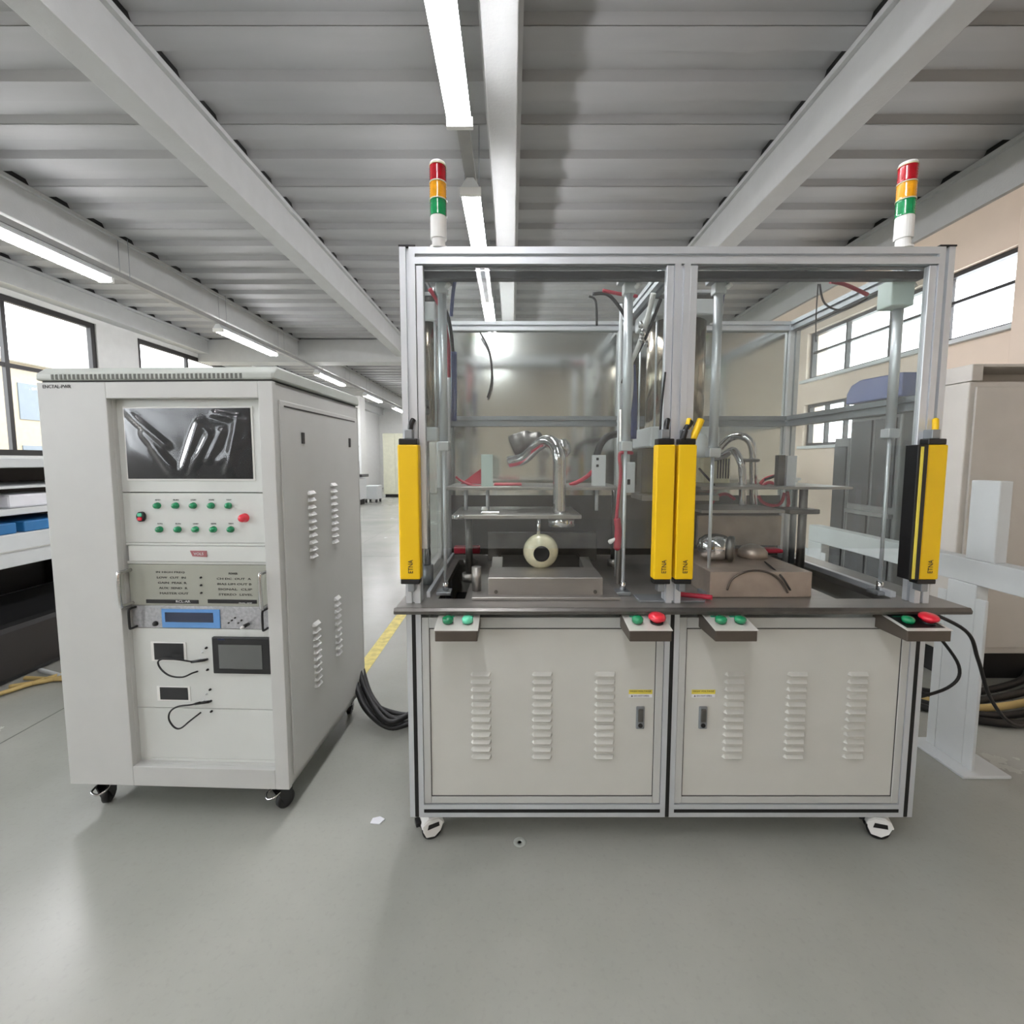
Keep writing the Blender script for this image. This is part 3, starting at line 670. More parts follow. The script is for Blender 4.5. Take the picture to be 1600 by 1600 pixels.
# light curtains
def curtain(xa, xb, lab=None, side=False):
    z0_, z1_ = .885, 1.286
    ya, yb = 1.352, 1.388
    e = mb(B().box(xa, xb, ya, yb, z0_, z1_), 'light_curtain', M['yellow'], .004, label='yellow light curtain bar')
    mb(B().box(xa+.003, xb-.003, ya+.003, yb, z1_, z1_+.018), 'end_cap', M['blackp'], .003, parent=e)
    mb(B().box(xa+.001, xb-.003, ya+.003, yb, z0_-.015, z0_), 'end_cap', M['blackp'], .003, parent=e)
    xm = (xa+xb)/2
    mb(B().box(xm-.012, xm+.012, ya+.01, yb+.006, z1_+.018, z1_+.045), 'bracket', M['alud'], .002, parent=e)
    mb(B().tube([(xm+.004, ya+.02, z1_+.04), (xm+.006, ya+.022, z1_+.06), (xm+.012, ya+.03, z1_+.075)], .008, 8, 4), 'connector', M['yellow'] if side else M['blackp'], parent=e)
    mb(B().box(xm-.01, xm+.01, ya+.01, yb+.006, z0_-.04, z0_-.015), 'bracket', M['alud'], .002, parent=e)
    lo = origin(e)
    text('ETNA', 'lettering', M['ink'], e, .04, .014, (xm-lo.x+.002, ya-.0008-lo.y, .925), (R(90), R(-90), 0))
    return e
curtain(-.335, -.274); curtain(.423, .478); curtain(.487, .541, side=True)
e_ = curtain(1.215, 1.274, side=True)
mb(B().box(1.180, 1.210, 1.345, 1.39, .885, 1.286), 'curtain_channel', M['blackp'], .002); mb(B().box(1.187, 1.194, 1.342, 1.346, .89, 1.28), 'curtain_lens', M['sticker'])
mb(B().tube([(.44, 1.38, 1.33), (.445, 1.39, 1.4), (.452, 1.385, 1.5)], .003, 6, 4), 'sensor_cable', M['black'])
mb(B().tube([(.532, 1.37, 1.30), (.548, 1.375, 1.335), (.56, 1.38, 1.36)], .011, 8, 3), 'sensor_plug', M['yellow'])
mb(B().tube([(.50, 1.36, 1.30), (.512, 1.37, 1.33), (.53, 1.378, 1.355)], .009, 8, 3), 'sensor_plug', M['black'])
# signal towers
def tower(x, y):
    t = mb(B().lathe((x, y, TOP), (0, 0, 1), [(.026, 0), (.026, .006), (.019, .0061), (.019, .028), (.0235, .0281), (.0235, .09)], 22, False), 'signal_tower', M['white'], label='white signal tower base with red, amber and green lenses')
    z = TOP+.09
    for m_, nm in ((M['lgrn'], 'green_lens'), (M['lamb'], 'amber_lens'), (M['lred'], 'red_lens')):
        pr = [(.0245, 0)]
        for k in range(6): pr += [(.0245, .002+k*.0075), (.0228, .0055+k*.0075)]
        pr += [(.0245, .047)]
        mb(B().lathe((x, y, z), (0, 0, 1), [(a, b_*.95) for a, b_ in pr], 22), nm, m_, parent=t)
        mb(B().lathe((x, y, z+.044), (0, 0, 1), [(.0255, 0), (.0255, .003)], 22), 'ring', M['cream'], parent=t); z += .047
    mb(B().lathe((x, y, z), (0, 0, 1), [(.0245, 0), (.022, .008), (.012, .012), (0, .013)], 22), 'cap', M['white'], parent=t)
tower(-.215, 1.41); tower(1.147, 1.41)
# control boxes under the front edge
def cbox(xa, xb, kind):
    ya, yb = 1.275, 1.405; zT, zF, zB = .775, .728, .695
    zT = .774; zF = AY(700, 986, 1.275).z; zB = AY(700, 1003, 1.275).z
    b = mb(B().prism([(ya, zB), (ya, zF), (yb-.02, zT), (yb, zT), (yb, zB)], 'x', xa, xb), 'control_box', M['brown'], .003)
    sl = Vector((0, yb-.02-ya, zT-zF)); L_ = sl.length; sl.normalize(); nr = Vector((0, -sl.z, sl.y))
    o = Vector((0, ya, zF))
    pb2 = B(); th2 = .003
    def Q(x, s, n): return Vector((x, 0, 0))+o+sl*s+nr*n
    vs = [Q(x, s, n) for n in (0.0005, th2) for (x, s) in ((xa-.002, -.002), (xb+.002, -.002), (xb+.002, L_), (xa-.002, L_))]
    pb2.add(vs, [(0, 3, 2, 1), (4, 5, 6, 7), (0, 1, 5, 4), (1, 2, 6, 5), (2, 3, 7, 6), (3, 0, 4, 7)])
    mb(pb2, 'face_plate', M['plate'], .001, parent=b)
    if kind in ('gr2',):
        vs = [Q(x, s, n) for n in (th2, th2+.0006) for (x, s) in ((xa+.008, .012), (xb-.008, .012), (xb-.008, L_-.006), (xa+.008, L_-.006))]
        mb(B().add(vs, [(0, 3, 2, 1), (4, 5, 6, 7), (0, 1, 5, 4), (1, 2, 6, 5), (2, 3, 7, 6), (3, 0, 4, 7)]), 'legend_plate', M['blackp'], parent=b)
    w_ = xb-xa
    for k, fx in enumerate((.27, .74)):
        red = kind.startswith('gr') and k == 1
        m_ = M['red'] if red else (M['greenl'] if kind == 'gg' and k == 1 else M['green'])
        r = .0245 if red else .0165; c_ = Q(xa+w_*fx, L_*.38, th2)
        mb(B().lathe(c_, nr, [(r*.75, 0), (r*.75, .006)], 18), 'button_collar', M['blackp'], parent=b)
        pr = [(r*.6, .006), (r*.62, .012), (r, .014), (r*1.02, .02), (r*.85, .025), (r*.4, .028), (0, .0285)] if red else [(r, .004), (r, .014), (r*.8, .018), (r*.3, .0195), (0, .0195)]
        mb(B().lathe(c_, nr, pr, 20), 'emergency_button' if red else 'button', m_, parent=b)
        if not red: 
            q = Q(xa+w_*fx-.007, L_*.56, 0)
            mb(B().add([Q(xa+w_*fx+dx, L_*.72+ds, th2+dn) for dn in (0, .0006) for dx, ds in ((-.014, -.006), (.014, -.006), (.014, .004), (-.014, .004))], [(0, 3, 2, 1), (4, 5, 6, 7), (0, 1, 5, 4), (1, 2, 6, 5), (2, 3, 7, 6), (3, 0, 4, 7)]), 'legend', M['greenl'], parent=b)
    return b
BY = 1.275
for (p0, p1, kd) in ((679, 746, 'gg'), (984, 1050, 'gr'), (1118, 1184, 'g2'), (1418, 1487, 'gr2')):
    cbox(AY(p0, 990, BY).x, AY(p1, 990, BY).x, kd)
# clear upper doors with frames
for (xa, xb) in ((ML+PW, MC-PW/2), (MC+PW/2, MR-PW)):
    d = mb(B().box(xa+.024, xb-.024, y0+.012, y0+.016, .97, TOP-.052), 'clear_door', M['acr'], label='clear acrylic sliding door')
    for x_ in (xa+.001, xb-.023): mb(B().box(x_, x_+.022, y0+.004, y0+.024, .97, TOP-.05), 'door_stile', M['alu'], .002, parent=d)
    mb(B().box(xa+.002, xb-.002, y0+.046, y0+.075, TOP-.072, TOP-.049), 'cable_duct', M['blackp'], .002)
# door lift cylinders
def lift(px, pyt, pym, pyb, Y=1.5, r=.014):
    x = AY(px, pyt, Y).x
    zt_ = TOP-.052; zm = AY(px, pym, Y).z; zb = WT
    e = mb(B().cyl((x, Y, zm), (x, Y, zt_-.04), r), 'lift_cylinder', M['alu'])
    mb(B().box(x-.035, x+.035, Y-.055, Y+.02, zt_-.012, zt_+.004), 'top_bracket', M['alud'], .002, parent=e)
    mb(B().box(x-.018, x+.018, Y-.018, Y+.018, zt_-.045, zt_-.012), 'cap_block', M['whitem'], .003, parent=e)
    mb(B().box(x-.018, x+.018, Y-.018, Y+.018, zm-.03, zm), 'cap_block', M['alu'], .003, parent=e)
    mb(B().cyl((x, Y, zb+.035), (x, Y, zm-.03), .0055), 'rod', M['alu'], parent=e)
    mb(B().cyl((x, Y, zb+.012), (x, Y, zb+.04), .01), 'rod_nut', M['chrome'], parent=e)
    mb(B().box(x-.028, x+.02, Y-.03, Y+.02, zb+.0005, zb+.012), 'foot_bracket', M['alud'], .002, parent=e)
    mb(B().cyl((x+r+.003, Y-.018, zt_-.03), (x+r+.012, Y-.03, zt_-.022), .007), 'fitting', M['white'], parent=e)
lift(691, 480, 690, 905); lift(982, 480, 690, 900); lift(1122, 480, 700, 700); lift(1404, 480, 670, 905)
# big press cylinders at left and centre
def press(px0, px1, Y, pyh0, pyh1, pyl0, pyl1):
    p0 = AY(px0, pyh0, Y); p1 = AY(px1, pyh1, Y); q0 = AY(px0, pyl0, Y); q1 = AY(px1, pyl1, Y); xm = (p0.x+p1.x)/2; w2 = (p1.x-p0.x)/2
    e = mb(B().cyl((xm, Y, q0.z), (xm, Y, p1.z), w2*.86, 24), 'press_cylinder', M['cyl'])
    mb(B().box(xm-w2, xm+w2, Y-w2, Y+w2, p1.z, p0.z), 'head_block', M['whitem'], .006, parent=e)
    mb(B().box(xm-w2*.9, xm+w2*.9, Y-w2*.9, Y+w2*.9, p0.z, p0.z+.018), 'flange', M['steeld'], .003, parent=e)
    mb(B().box(xm-w2*1.02, xm+w2*1.02, Y-w2, Y+w2, p0.z+.018, p0.z+.03), 'mount_plate', M['alu'], .002, parent=e)
    mb(B().box(xm-w2, xm+w2, Y-w2, Y+w2, q1.z, q0.z), 'foot_block', M['whitem'], .006, parent=e)
    for s1 in (-1, 1):
        for s2 in (-1, 1):
            mb(B().cyl((xm+s1*w2*.85, Y+s2*w2*.85, q0.z), (xm+s1*w2*.85, Y+s2*w2*.85, p1.z), .004, 8), 'tie_rod', M['alu'], parent=e)
            mb(B().cyl((xm+s1*w2*.75, Y+s2*w2*.75, p0.z+.03), (xm+s1*w2*.75, Y+s2*w2*.75, TOP-.045), .006, 8), 'hanger_rod', M['chrome'], parent=e)
    mb(B().cyl((xm-w2*.3, Y, WT+.06), (xm-w2*.3, Y, q1.z), .012, 14), 'piston_rod', M['chrome'], parent=e)
    mb(B().cyl((xm-w2*.3, Y, WT+.0005), (xm-w2*.3, Y, WT+.07), .02, 14), 'rod_end', M['alud'], parent=e)
    return xm, w2, q1.z
press(650, 684, 1.62, 476, 506, 668, 690)
press(1006, 1108, 1.80, 484, 508, 670, 700)
# column body under the centre cylinder
a = AY(1000, 700, 1.8); c = AY(1035, 770, 1.8); mb(B().box(a.x, c.x+.08, 1.77, 1.84, c.z, a.z), 'valve_body', M['steeld'], .004)
a = AY(998, 775, 1.8); mb(B().box(a.x-.01, a.x+.28, 1.72, 1.88, a.z-.012, a.z+.01), 'mount_shelf', M['steel'], .002)
for px in (668, 690): pass
# extra vertical guide rails at left side
for (px, Y, rr, m_, zlow) in ((655, 1.86, .010, 'alud', WT), (700, 2.05, .012, 'alu', WT)):
    x = AY(px, 700, Y).x; mb(B().cyl((x, Y, zlow+.0005), (x, Y, TOP-.045), rr, 12), 'guide_rail', M[m_])
def W(px, py, Y): return AY(px, py, Y)
# ---- fixture, left station
def fixture_left():
    f_ = mb(B().box(W(703, 760, 1.80).x, W(962, 760, 1.80).x, 1.68, 1.98, W(800, 766, 1.68).z, W(800, 766, 1.68).z+.012), 'upper_plate', M['steel'], .002)
    p = mb(B().box(W(709, 800, 1.66).x, W(905, 800, 1.66).x, 1.60, 1.90, W(800, 811, 1.60).z, W(800, 811, 1.60).z+.014), 'lower_plate', M['steel'], .002)
    zu = W(800, 766, 1.68).z; zl = W(800, 811, 1.60).z
    for (px, Y, rr) in ((733, 1.66, .013), (733, 1.9, .012), (958, 1.9, .012)):
        x = W(px, 880, Y).x; mb(B().cyl((x, Y, WT+.03), (x, Y, zl if px < 800 else zu), rr, 16), 'guide_post', M['steeld']); mb(B().cyl((x, Y, WT+.0005), (x, Y, WT+.03), rr*1.9, 16), 'post_foot', M['steel'])
    for (px, Y) in ((728, 1.75), (762, 1.75), (932, 1.75)):
        x = W(px, 790, Y).x; mb(B().cyl((x, Y, zl+.014), (x, Y, zu), .007, 10), 'spacer', M['alu'])
    # toggle parts on lower plate
    x = W(757, 795, 1.63).x; mb(B().box(x-.012, x+.055, 1.61, 1.64, zl+.014, zl+.026), 'toggle_clamp', M['chrome'], .004); mb(B().lathe((x, 1.62, zl+.026), (0, 0, 1), [(.009, 0), (.012, .006), (.008, .014), (0, .016)], 12), 'clamp_knob', M['white'])
    x = W(716, 803, 1.60).x; mb(B().lathe((x, 1.6, zl+.007), (-1, 0, 0), [(.008, -.02), (.008, .01), (.004, .016)], 12), 'rod_tip', M['chrome'])
    # right red post of this station
    x = W(967, 850, 1.62).x
    mb(B().cyl((x, 1.62, WT+.0005), (x, 1.62, W(967, 640, 1.62).z), .0095, 14), 'guide_post', M['steel'])
    mb(B().tube([W(962, 820, 1.6), W(966, 780, 1.6), W(970, 740, 1.6), W(968, 712, 1.6), W(974, 707, 1.6), W(988, 708, 1.62)], .006, 8), 'air_hose', M['redc'])
    mb(B().tube([W(964, 810, 1.6), W(966, 830, 1.6), W(964, 860, 1.6)], [.012, .013, .006], 10), 'air_fitting', M['redc'])
    mb(B().lathe(W(951, 848, 1.6), (1, 0, .6), [(.006, 0), (.009, .006), (.006, .02), (.006, .03)], 10), 'air_fitting', M['white'])
    # back block and main block
    a = W(762, 832, 2.0); c = W(932, 890, 2.0)
    mb(B().box(a.x, c.x, 2.0, 2.02, WT+.0005, a.z), 'rear_block', M['steeld'], .003)
    a = W(762, 888, 1.45); c = W(942, 930, 1.45)
    mb(B().box(a.x, c.x, 1.45, 1.60, WT+.0005, WT+.066), 'main_block', M['steel'], .003)
    for px in (775, 930): q = W(px, 915, 1.45); mb(B().cyl((q.x, 1.452, WT+.02), (q.x, 1.446, WT+.02), .006, 12), 'screw', M['steeld'])
    mb(B().box(a.x-.05, c.x+.05, 1.42, 1.72, WT+.0003, WT+.010), 'slide_plate', M['steel'], .002)
    mb(B().box(a.x+.01, c.x-.01, 1.60, 1.94, WT+.0005, WT+.04), 'base_block', M['steeld'], .003)
    mb(B().prism([(1.56, WT+.055), (1.56, WT+.06), (1.70, WT+.082), (1.70, WT+.045), (1.6, WT+.04)], 'x', a.x+.005, a.x+.045), 'side_cheek', M['steel'], .002)
    mb(B().prism([(1.56, WT+.055), (1.56, WT+.06), (1.70, WT+.082), (1.70, WT+.045), (1.6, WT+.04)], 'x', c.x-.04, c.x-.005), 'side_cheek', M['steel'], .002)
    for px in (780, 912):
        a = W(px, 860, 1.75); mb(B().cyl((a.x, 1.62, WT+.05), (a.x+(.0 if px < 800 else -.01), 1.85, WT+.06), .006, 10), 'rail_pin', M['chrome'])
    a = W(763, 880, 1.58); mb(B().cyl((a.x-.035, 1.50, WT+.010), (a.x-.035, 1.50, WT+.09), .016, 14), 'locator', M['steel'])
    # red block
    a = W(710, 853, 1.95); mb(B().box(a.x, a.x+.11, 1.93, 1.97, a.z-.03, a.z), 'red_block', M['redc'], .004)
    # upright card, switch box, hose, cables
    a = W(752, 758, 1.70); c = W(770, 710, 1.70); mb(B().box(a.x, c.x, 1.70, 1.704, zu+.012, c.z), 'glass_card', M['card'], .001)
    a = W(926, 758, 1.74); c = W(947, 711, 1.74); sw = mb(B().box(a.x, c.x, 1.74, 1.77, zu+.012, c.z), 'switch_box', M['whitem'], .002)
    for dz in (.02, .045): mb(B().box(a.x+.012, a.x+.022, 1.738, 1.741, c.z-dz, c.z-dz+.01), 'switch_hole', M['black'], .002, parent=sw)
    mb(B().tube([W(932, 712, 1.80), W(940, 692, 1.80), W(955, 680, 1.82), W(985, 677, 1.86)], .014, 10), 'air_hose', M['black'])
    mb(B().tube([W(890, 758, 1.80), W(905, 752, 1.80), W(918, 744, 1.78), W(926, 736, 1.77)], .008, 8), 'red_cable', M['redc'])
    mb(B().tube([W(712, 745, 1.8), W(722, 752, 1.8), W(740, 759, 1.78), W(760, 760, 1.76)], .005, 8), 'red_cable', M['redc'])
    mb(B().prism([(W(720, 752, 1.9).x, zu+.013), (W(752, 752, 1.9).x, zu+.075), (W(752, 752, 1.9).x, zu+.013)], 'y', 1.88, 1.9), 'red_bracket', M['redc'], .002)
    mb(B().box(W(772, 755, 1.8).x, W(815, 755, 1.8).x, 1.76, 1.9, zu+.0125, zu+.018), 'red_pad', M['redc'], .002)
    # valve box near centre
    a = W(972, 770, 1.70); c = W(993, 722, 1.70); mb(B().box(a.x, c.x, 1.70, 1.75, a.z, c.z), 'valve_box', M['whitem'], .003)
    mb(B().box(a.x+.018, c.x-.018, 1.698, 1.701, a.z+.03, a.z+.05), 'valve_port', M['black'], .002)
    mb(B().cyl((a.x+.02, 1.72, c.z), (a.x+.02, 1.72, c.z+.5), .011, 12), 'conduit', M['white'])
    mb(B().cyl((a.x-.01, 1.73, WT), (a.x-.01, 1.73, TOP-.05), .006, 10), 'conduit', M['whitem'])
fixture_left()
def fixture_right():
    zu = W(1200, 765, 1.66).z
    mb(B().box(W(1088, 760, 1.7).x, 1.232, 1.66, 1.98, zu, zu+.010), 'upper_plate', M['steel'], .002)
    zl = W(1200, 802, 1.64).z
    mb(B().box(W(1086, 800, 1.7).x, W(1212, 800, 1.7).x, 1.64, 1.86, zl, zl+.012), 'lower_plate', M['steel'], .002)
    x = W(1245, 798, 1.68).x; mb(B().box(x-.05, x+.06, 1.64, 1.74, zl-.004, zl+.014), 'bearing_plate', M['steeld'], .004)
    a = W(1090, 845, 1.9); c = W(1222, 806, 1.9); mb(B().box(a.x, c.x, 1.9, 1.92, a.z-.02, c.z), 'rear_block', M['block'], .003)
    for (px, Y, rr, mm) in ((1252, 1.68, .014, 'steeld'), (1228, 1.86, .010, 'alu'), (1238, 1.95, .012, 'alud')):
        xx = W(px, 840, Y).x; mb(B().cyl((xx, Y, WT+.0005), (xx, Y, zu), rr, 16), 'guide_post', M[mm])
    # front block
    a = W(1110, 890, 1.45); c = W(1270, 890, 1.45)
    mb(B().box(a.x, c.x, 1.45, 1.84, WT+.0005, WT+.085), 'main_block', M['block'], .003)
    mb(B().tube([W(1136, 922, 1.446), W(1145, 904, 1.444), W(1168, 893, 1.443), W(1195, 893, 1.443), W(1216, 904, 1.444), W(1231, 926, 1.446)], .0035, 8), 'loop_cable', M['brown'])
    mb(B().tube([W(1195, 878, 1.6), W(1205, 886, 1.5), W(1222, 902, 1.443), W(1235, 922, 1.444)], .003, 8), 'loop_cable', M['ink'])
    # uprights
    for (p0, p1, pt, m_) in ((1217, 1228, 711, 'steeld'), (1231, 1246, 712, 'alu')):
        a = W(p0, pt, 1.72); c = W(p1, pt, 1.72); mb(B().box(a.x, c.x, 1.72, 1.745, zu+.01, a.z), 'upright', M[m_], .002)
    for pts in ([(1188, 756), (1196, 748), (1212, 744), (1218, 752)], [(1186, 762), (1200, 754), (1215, 757)], [(1185, 775), (1192, 785), (1208, 790), (1220, 786), (1226, 770)], [(1230, 768), (1232, 785), (1230, 795)], [(1110, 790), (1120, 776), (1135, 772), (1148, 780)]):
        mb(B().tube([W(x, y, 1.80) for x, y in pts], .0065, 8), 'red_cable', M['redc'])
    mb(B().tube([W(1195, 750, 1.75), W(1212, 743, 1.75), W(1222, 735, 1.75)], .005, 8), 'black_cable', M['black'])
    a = W(1188, 850, 1.78); mb(B().box(a.x, a.x+.07, 1.74, 1.80, WT+.0855, WT+.10), 'red_pad', M['redc'], .006)
    mb(B().tube([W(1092, 732, 1.65), W(1104, 745, 1.65), W(1116, 758, 1.66)], .004, 8), 'black_cable', M['black'])
    # regulator and motor near centre
    a = W(1098, 758, 1.92); c = W(1142, 712, 1.92); g = mb(B().box(a.x, c.x, 1.92, 2.0, zu+.0105, c.z), 'gauge_box', M['cream'], .004)
    for k in range(5): mb(B().box(c.x-.055+k*.011, c.x-.05+k*.011, 1.917, 1.921, zu+.03, c.z-.012), 'grille_bar', M['blackp'], parent=g)
    mb(B().lathe(W(1094, 690, 1.6), (0, 0, -1), [(.0, -.028), (.018, -.024), (.026, -.006), (.022, .01), (.03, .02), (.03, .045), (.018, .055)], 18), 'filter_bowl', M['whitem'])
fixture_right()
# front row foot clamps, cables on the worktop
mb(B().tube([(.50, 1.46, WT+.012), (.56, 1.44, WT+.012), (.63, 1.42, WT+.01)], .008, 8), 'red_cable', M['redc'])
mb(B().box(.395, .60, 1.40, 1.47, WT+.0005, WT+.006), 'foot_plate', M['alud'], .001)
# overhead hoses
mb(B().tube([(.27, 1.60, TOP-.06), (.33, 1.6, 1.79), (.40, 1.62, 1.70), (.415, 1.65, 1.60), (.40, 1.7, 1.52)], .006, 8), 'air_hose', M['black'])
mb(B().tube([(.262, 1.62, TOP-.06), (.285, 1.62, 1.78), (.29, 1.62, 1.70)], .004, 8), 'air_hose', M['black'])
mb(B().tube([(.30, 1.58, TOP-.055), (.36, 1.58, 1.79), (.42, 1.6, 1.79)], .006, 8), 'red_cable', M['redc'])
mb(B().tube([(-.27, 1.56, 1.80), (-.24, 1.6, 1.75), (-.23, 1.7, 1.66), (-.235, 1.75, 1.55)], .007, 8), 'red_cable', M['redc'])
mb(B().tube([(-.25, 1.55, 1.79), (-.215, 1.6, 1.72), (-.212, 1.7, 1.62), (-.22, 1.75, 1.5)], .006, 8), 'air_hose', M['black'])
mb(B().tube([(-.205, 1.66, 1.62), (-.206, 1.66, 1.5), (-.208, 1.66, 1.38)], .011, 8), 'air_hose', M['bluec'])
mb(B().tube([(-.18, 1.5, 1.80), (-.188, 1.51, 1.76), (-.195, 1.52, 1.7)], .006, 8), 'air_hose', M['bluec'])
mb(B().tube([(-.14, 2.08, 1.80), (-.1, 2.08, 1.72), (-.09, 2.08, 1.6), (-.11, 2.09, 1.52)], .004, 8), 'air_hose', M['ink'])
mb(B().tube([(.68, 1.53, 1.80), (.672, 1.54, 1.7), (.67, 1.55, 1.55)], .008, 8), 'air_hose', M['bluec'])
mb(B().tube([(.42, 1.75, 1.56), (.455, 1.72, 1.64), (.47, 1.66, 1.72), (.475, 1.6, 1.80)], .009, 8), 'hose_bundle', M['white'])
mb(B().tube([(.44, 1.78, 1.58), (.48, 1.7, 1.68), (.50, 1.6, 1.78)], .006, 8), 'hose_bundle', M['black'])
mb(B().tube([(.415, 1.66, 1.60), (.418, 1.66, 1.5), (.41, 1.66, 1.4), (.408, 1.66, 1.3)], .013, 8), 'hose_bundle', M['white'])
mb(B().tube([(.43, 1.68, 1.58), (.44, 1.68, 1.45), (.445, 1.7, 1.32)], .011, 8), 'air_hose', M['bluec'])
mb(B().tube([(1.0, 1.50, 1.80), (1.05, 1.5, 1.79), (1.12, 1.5, 1.76)], .006, 8), 'red_cable', M['redc'])
mb(B().tube([(.98, 1.52, 1.80), (1.0, 1.52, 1.74), (1.06, 1.52, 1.72), (1.12, 1.5, 1.75)], .003, 8), 'air_hose', M['ink'])
mb(B().tube([(.975, 1.52, 1.80), (.974, 1.52, 1.70), (.978, 1.52, 1.62)], .002, 6), 'air_hose', M['ink'])
for k in range(6): mb(B().lathe((.50-.01*k, 1.75-.02*k, 1.66+.02*(k % 3)), (random.uniform(-1, 1), -.4, 1), [(.008, 0), (.01, .01), (.006, .022)], 10), 'fitting', M['chrome'])
mb(B().box(1.165, 1.235, 1.46, 1.52, 1.715, 1.795), 'junction_box', M['card'], .004)
# ================================================================ WORKPIECES (loose, held in the fixtures)
def elbow(name, pts, r, lab, grp=None):
    o = build(B().tube(pts, r, 20, 8), name, M['chrome']); return tag(o, lab, 'pipe', grp)
e1 = empty('bent_pipe', (W(870, 790, 1.66).x, 1.66, W(870, 815, 1.6).z), 'polished chrome elbow pipe with flange standing in the left station', 'pipe')
build(B().tube([W(795, 722, 1.86), W(818, 716, 1.84), W(836, 700, 1.80), W(852, 690, 1.74), W(866, 694, 1.69), W(873, 712, 1.66), W(874, 740, 1.66), W(874, 802, 1.66)], .0235, 24, 8), 'pipe', M['chrome'], e1)
build(B().lathe(W(877, 822, 1.66), (0, 0, 1), [(.046, 0), (.05, .004), (.05, .03), (.046, .034), (.03, .036), (.03, .05), (.024, .052)], 28), 'flange', M['chrome'], e1)
build(B().lathe(W(885, 700, 1.70), (.9, -.3, .1), [(.02, -.03), (.034, -.02), (.034, .0), (.02, .012)], 20), 'collar', M['chrome'], e1)
tag(build(B().tube([W(803, 700, 1.98), W(822, 692, 1.97), W(846, 690, 1.95)], [.055, .052, .042, .034], 20, 6), 'dark_reflection', M['steeld']), 'dark grey reflection modelled as a duct end behind the chrome elbow pipe in the left station', 'duct')  # solid shape standing in for a dark reflection
e2 = empty('round_workpiece', W(845, 860, 1.62), 'cream ring-shaped part with a black round opening, hanging in the left station', 'part')
cc = W(845, 861, 1.60)
build(B().lathe(cc, (0, -1, -.05), [(.0, -.06), (.035, -.055), (.058, -.03), (.062, -.0), (.058, .018), (.048, .030), (.034, .038), (.028, .040)], 30), 'shell', M['cream'], e2)
build(B().lathe(cc, (0, -1, -.05), [(.0, .0405), (.023, .0405), (.0275, .0425), (.028, .038)], 24), 'bore', M['black'], e2)
build(B().cyl(cc+Vector((-.008, 0, .055)), cc+Vector((-.008, 0, .115)), .007, 10), 'stem', M['chrome'], e2)
e3 = empty('bent_pipe', (W(1160, 790, 1.80).x, 1.80, zw := W(1160, 800, 1.8).z), 'twin chrome bent pipe standing in the right station', 'pipe')
build(B().tube([W(1115, 716, 1.90), W(1130, 712, 1.88), W(1146, 704, 1.84), W(1157, 722, 1.80), W(1160, 745, 1.80), W(1160, 800, 1.80)], .014, 18, 8), 'pipe', M['chrome'], e3)
build(B().tube([W(1125, 700, 1.92), W(1142, 684, 1.90), W(1160, 682, 1.86), W(1174, 694, 1.84), W(1177, 725, 1.84), W(1177, 800, 1.84)], .015, 18, 8), 'pipe', M['chrome'], e3)
build(B().lathe(W(1168, 722, 1.82), (0, 0, 1), [(.038, 0), (.042, .003), (.042, .01), (.038, .013)], 24), 'flange', M['steeld'], e3)
e4 = empty('muffler', (W(1120, 865, 1.62).x, 1.62, WT+.086), 'shiny steel egg-shaped muffler with a dark open end, lying on the right block', 'muffler')
cc = Vector((W(1108, 860, 1.60).x, 1.63, WT+.086+.049)); dd = Vector((1, -.5, -.03)).normalized()
build(B().lathe(cc, dd, [(.0, -.03), (.025, -.024), (.042, -.004), (.048, .03), (.046, .055), (.04, .07)], 28), 'shell', M['chrome'], e4)
build(B().lathe(cc, dd, [(.04, .07), (.044, .074), (.044, .09), (.034, .094), (.03, .08), (0, .078)], 28), 'open_end', M['steeld'], e4)
tag(build(B().lathe(Vector((W(1180, 870, 1.66).x, 1.68, WT+.0865)), (0, 0, 1), [(.052, 0), (.05, .02), (.038, .036), (.018, .045), (0, .046)], 24), 'casting', M['block']), 'dull grey rough casting beside the muffler on the right block', 'part')
# ================================================================ RIGHT SIDE EQUIPMENT
# white stand
sx = 1.82
st = empty('white_stand', (sx, 2.2, 0), 'white square-tube stand with a long beam and base plate right of the machine', 'stand')
build(B().box(sx, sx+.07, 1.2, 2.8, .752, .85), 'beam', M['whitem'], st, .004)
for y in (1.83, 2.74):
    build(B().box(sx+.0, sx+.05, y-.06, y+.06, .012, .752), 'leg', M['whitem'], st, .004)
    build(B().box(sx-.0, sx+.012, y-.1, y-.06, .012, .70).box(sx, sx+.012, y+.06, y+.1, .012, .70), 'leg_flange', M['whitem'], st, .002)
    build(B().box(sx-.06, sx+.13, y-.13, y+.13, 0, .012), 'base_plate', M['whitem'], st, .003)
build(B().box(sx+.005, sx+.055, 1.72, 1.83, .85, 1.163), 'upright', M['whitem'], st, .004)
# big putty cabinet
bc = empty('electrical_cabinet', (2.85, 2.6, 0), 'big putty grey electrical cabinet at the right edge behind the white stand', 'cabinet')
build(B().box(2.44, 3.05, 2.50, 2.70, .16, 1.66), 'body', M['bcab'], bc, .008)
build(B().box(2.47, 3.02, 2.488, 2.50, .20, 1.63), 'front_panel', M['bcab'], bc, .003)
b = B(); b.box(2.44, 2.50, 2.49, 2.75, 1.662, 1.75); b.box(2.50, 3.05, 2.49, 2.75, 1.735, 1.75); b.box(2.50, 3.05, 2.70, 2.75, 1.662, 1.735)
build(b, 'top_frame', M['bcab'], bc, .004)
build(B().box(2.48, 3.0, 2.54, 2.69, 0, .16), 'plinth', M['black'], bc)
gm = empty('grey_machine', (2.6, 3.0, 0), 'grey machine with smoked panels and blue hood, seen through the clear side panel', 'machine')
build(B().box(2.33, 2.95, 2.78, 3.20, .1, 1.62), 'body', M['gcab'], gm, .01)
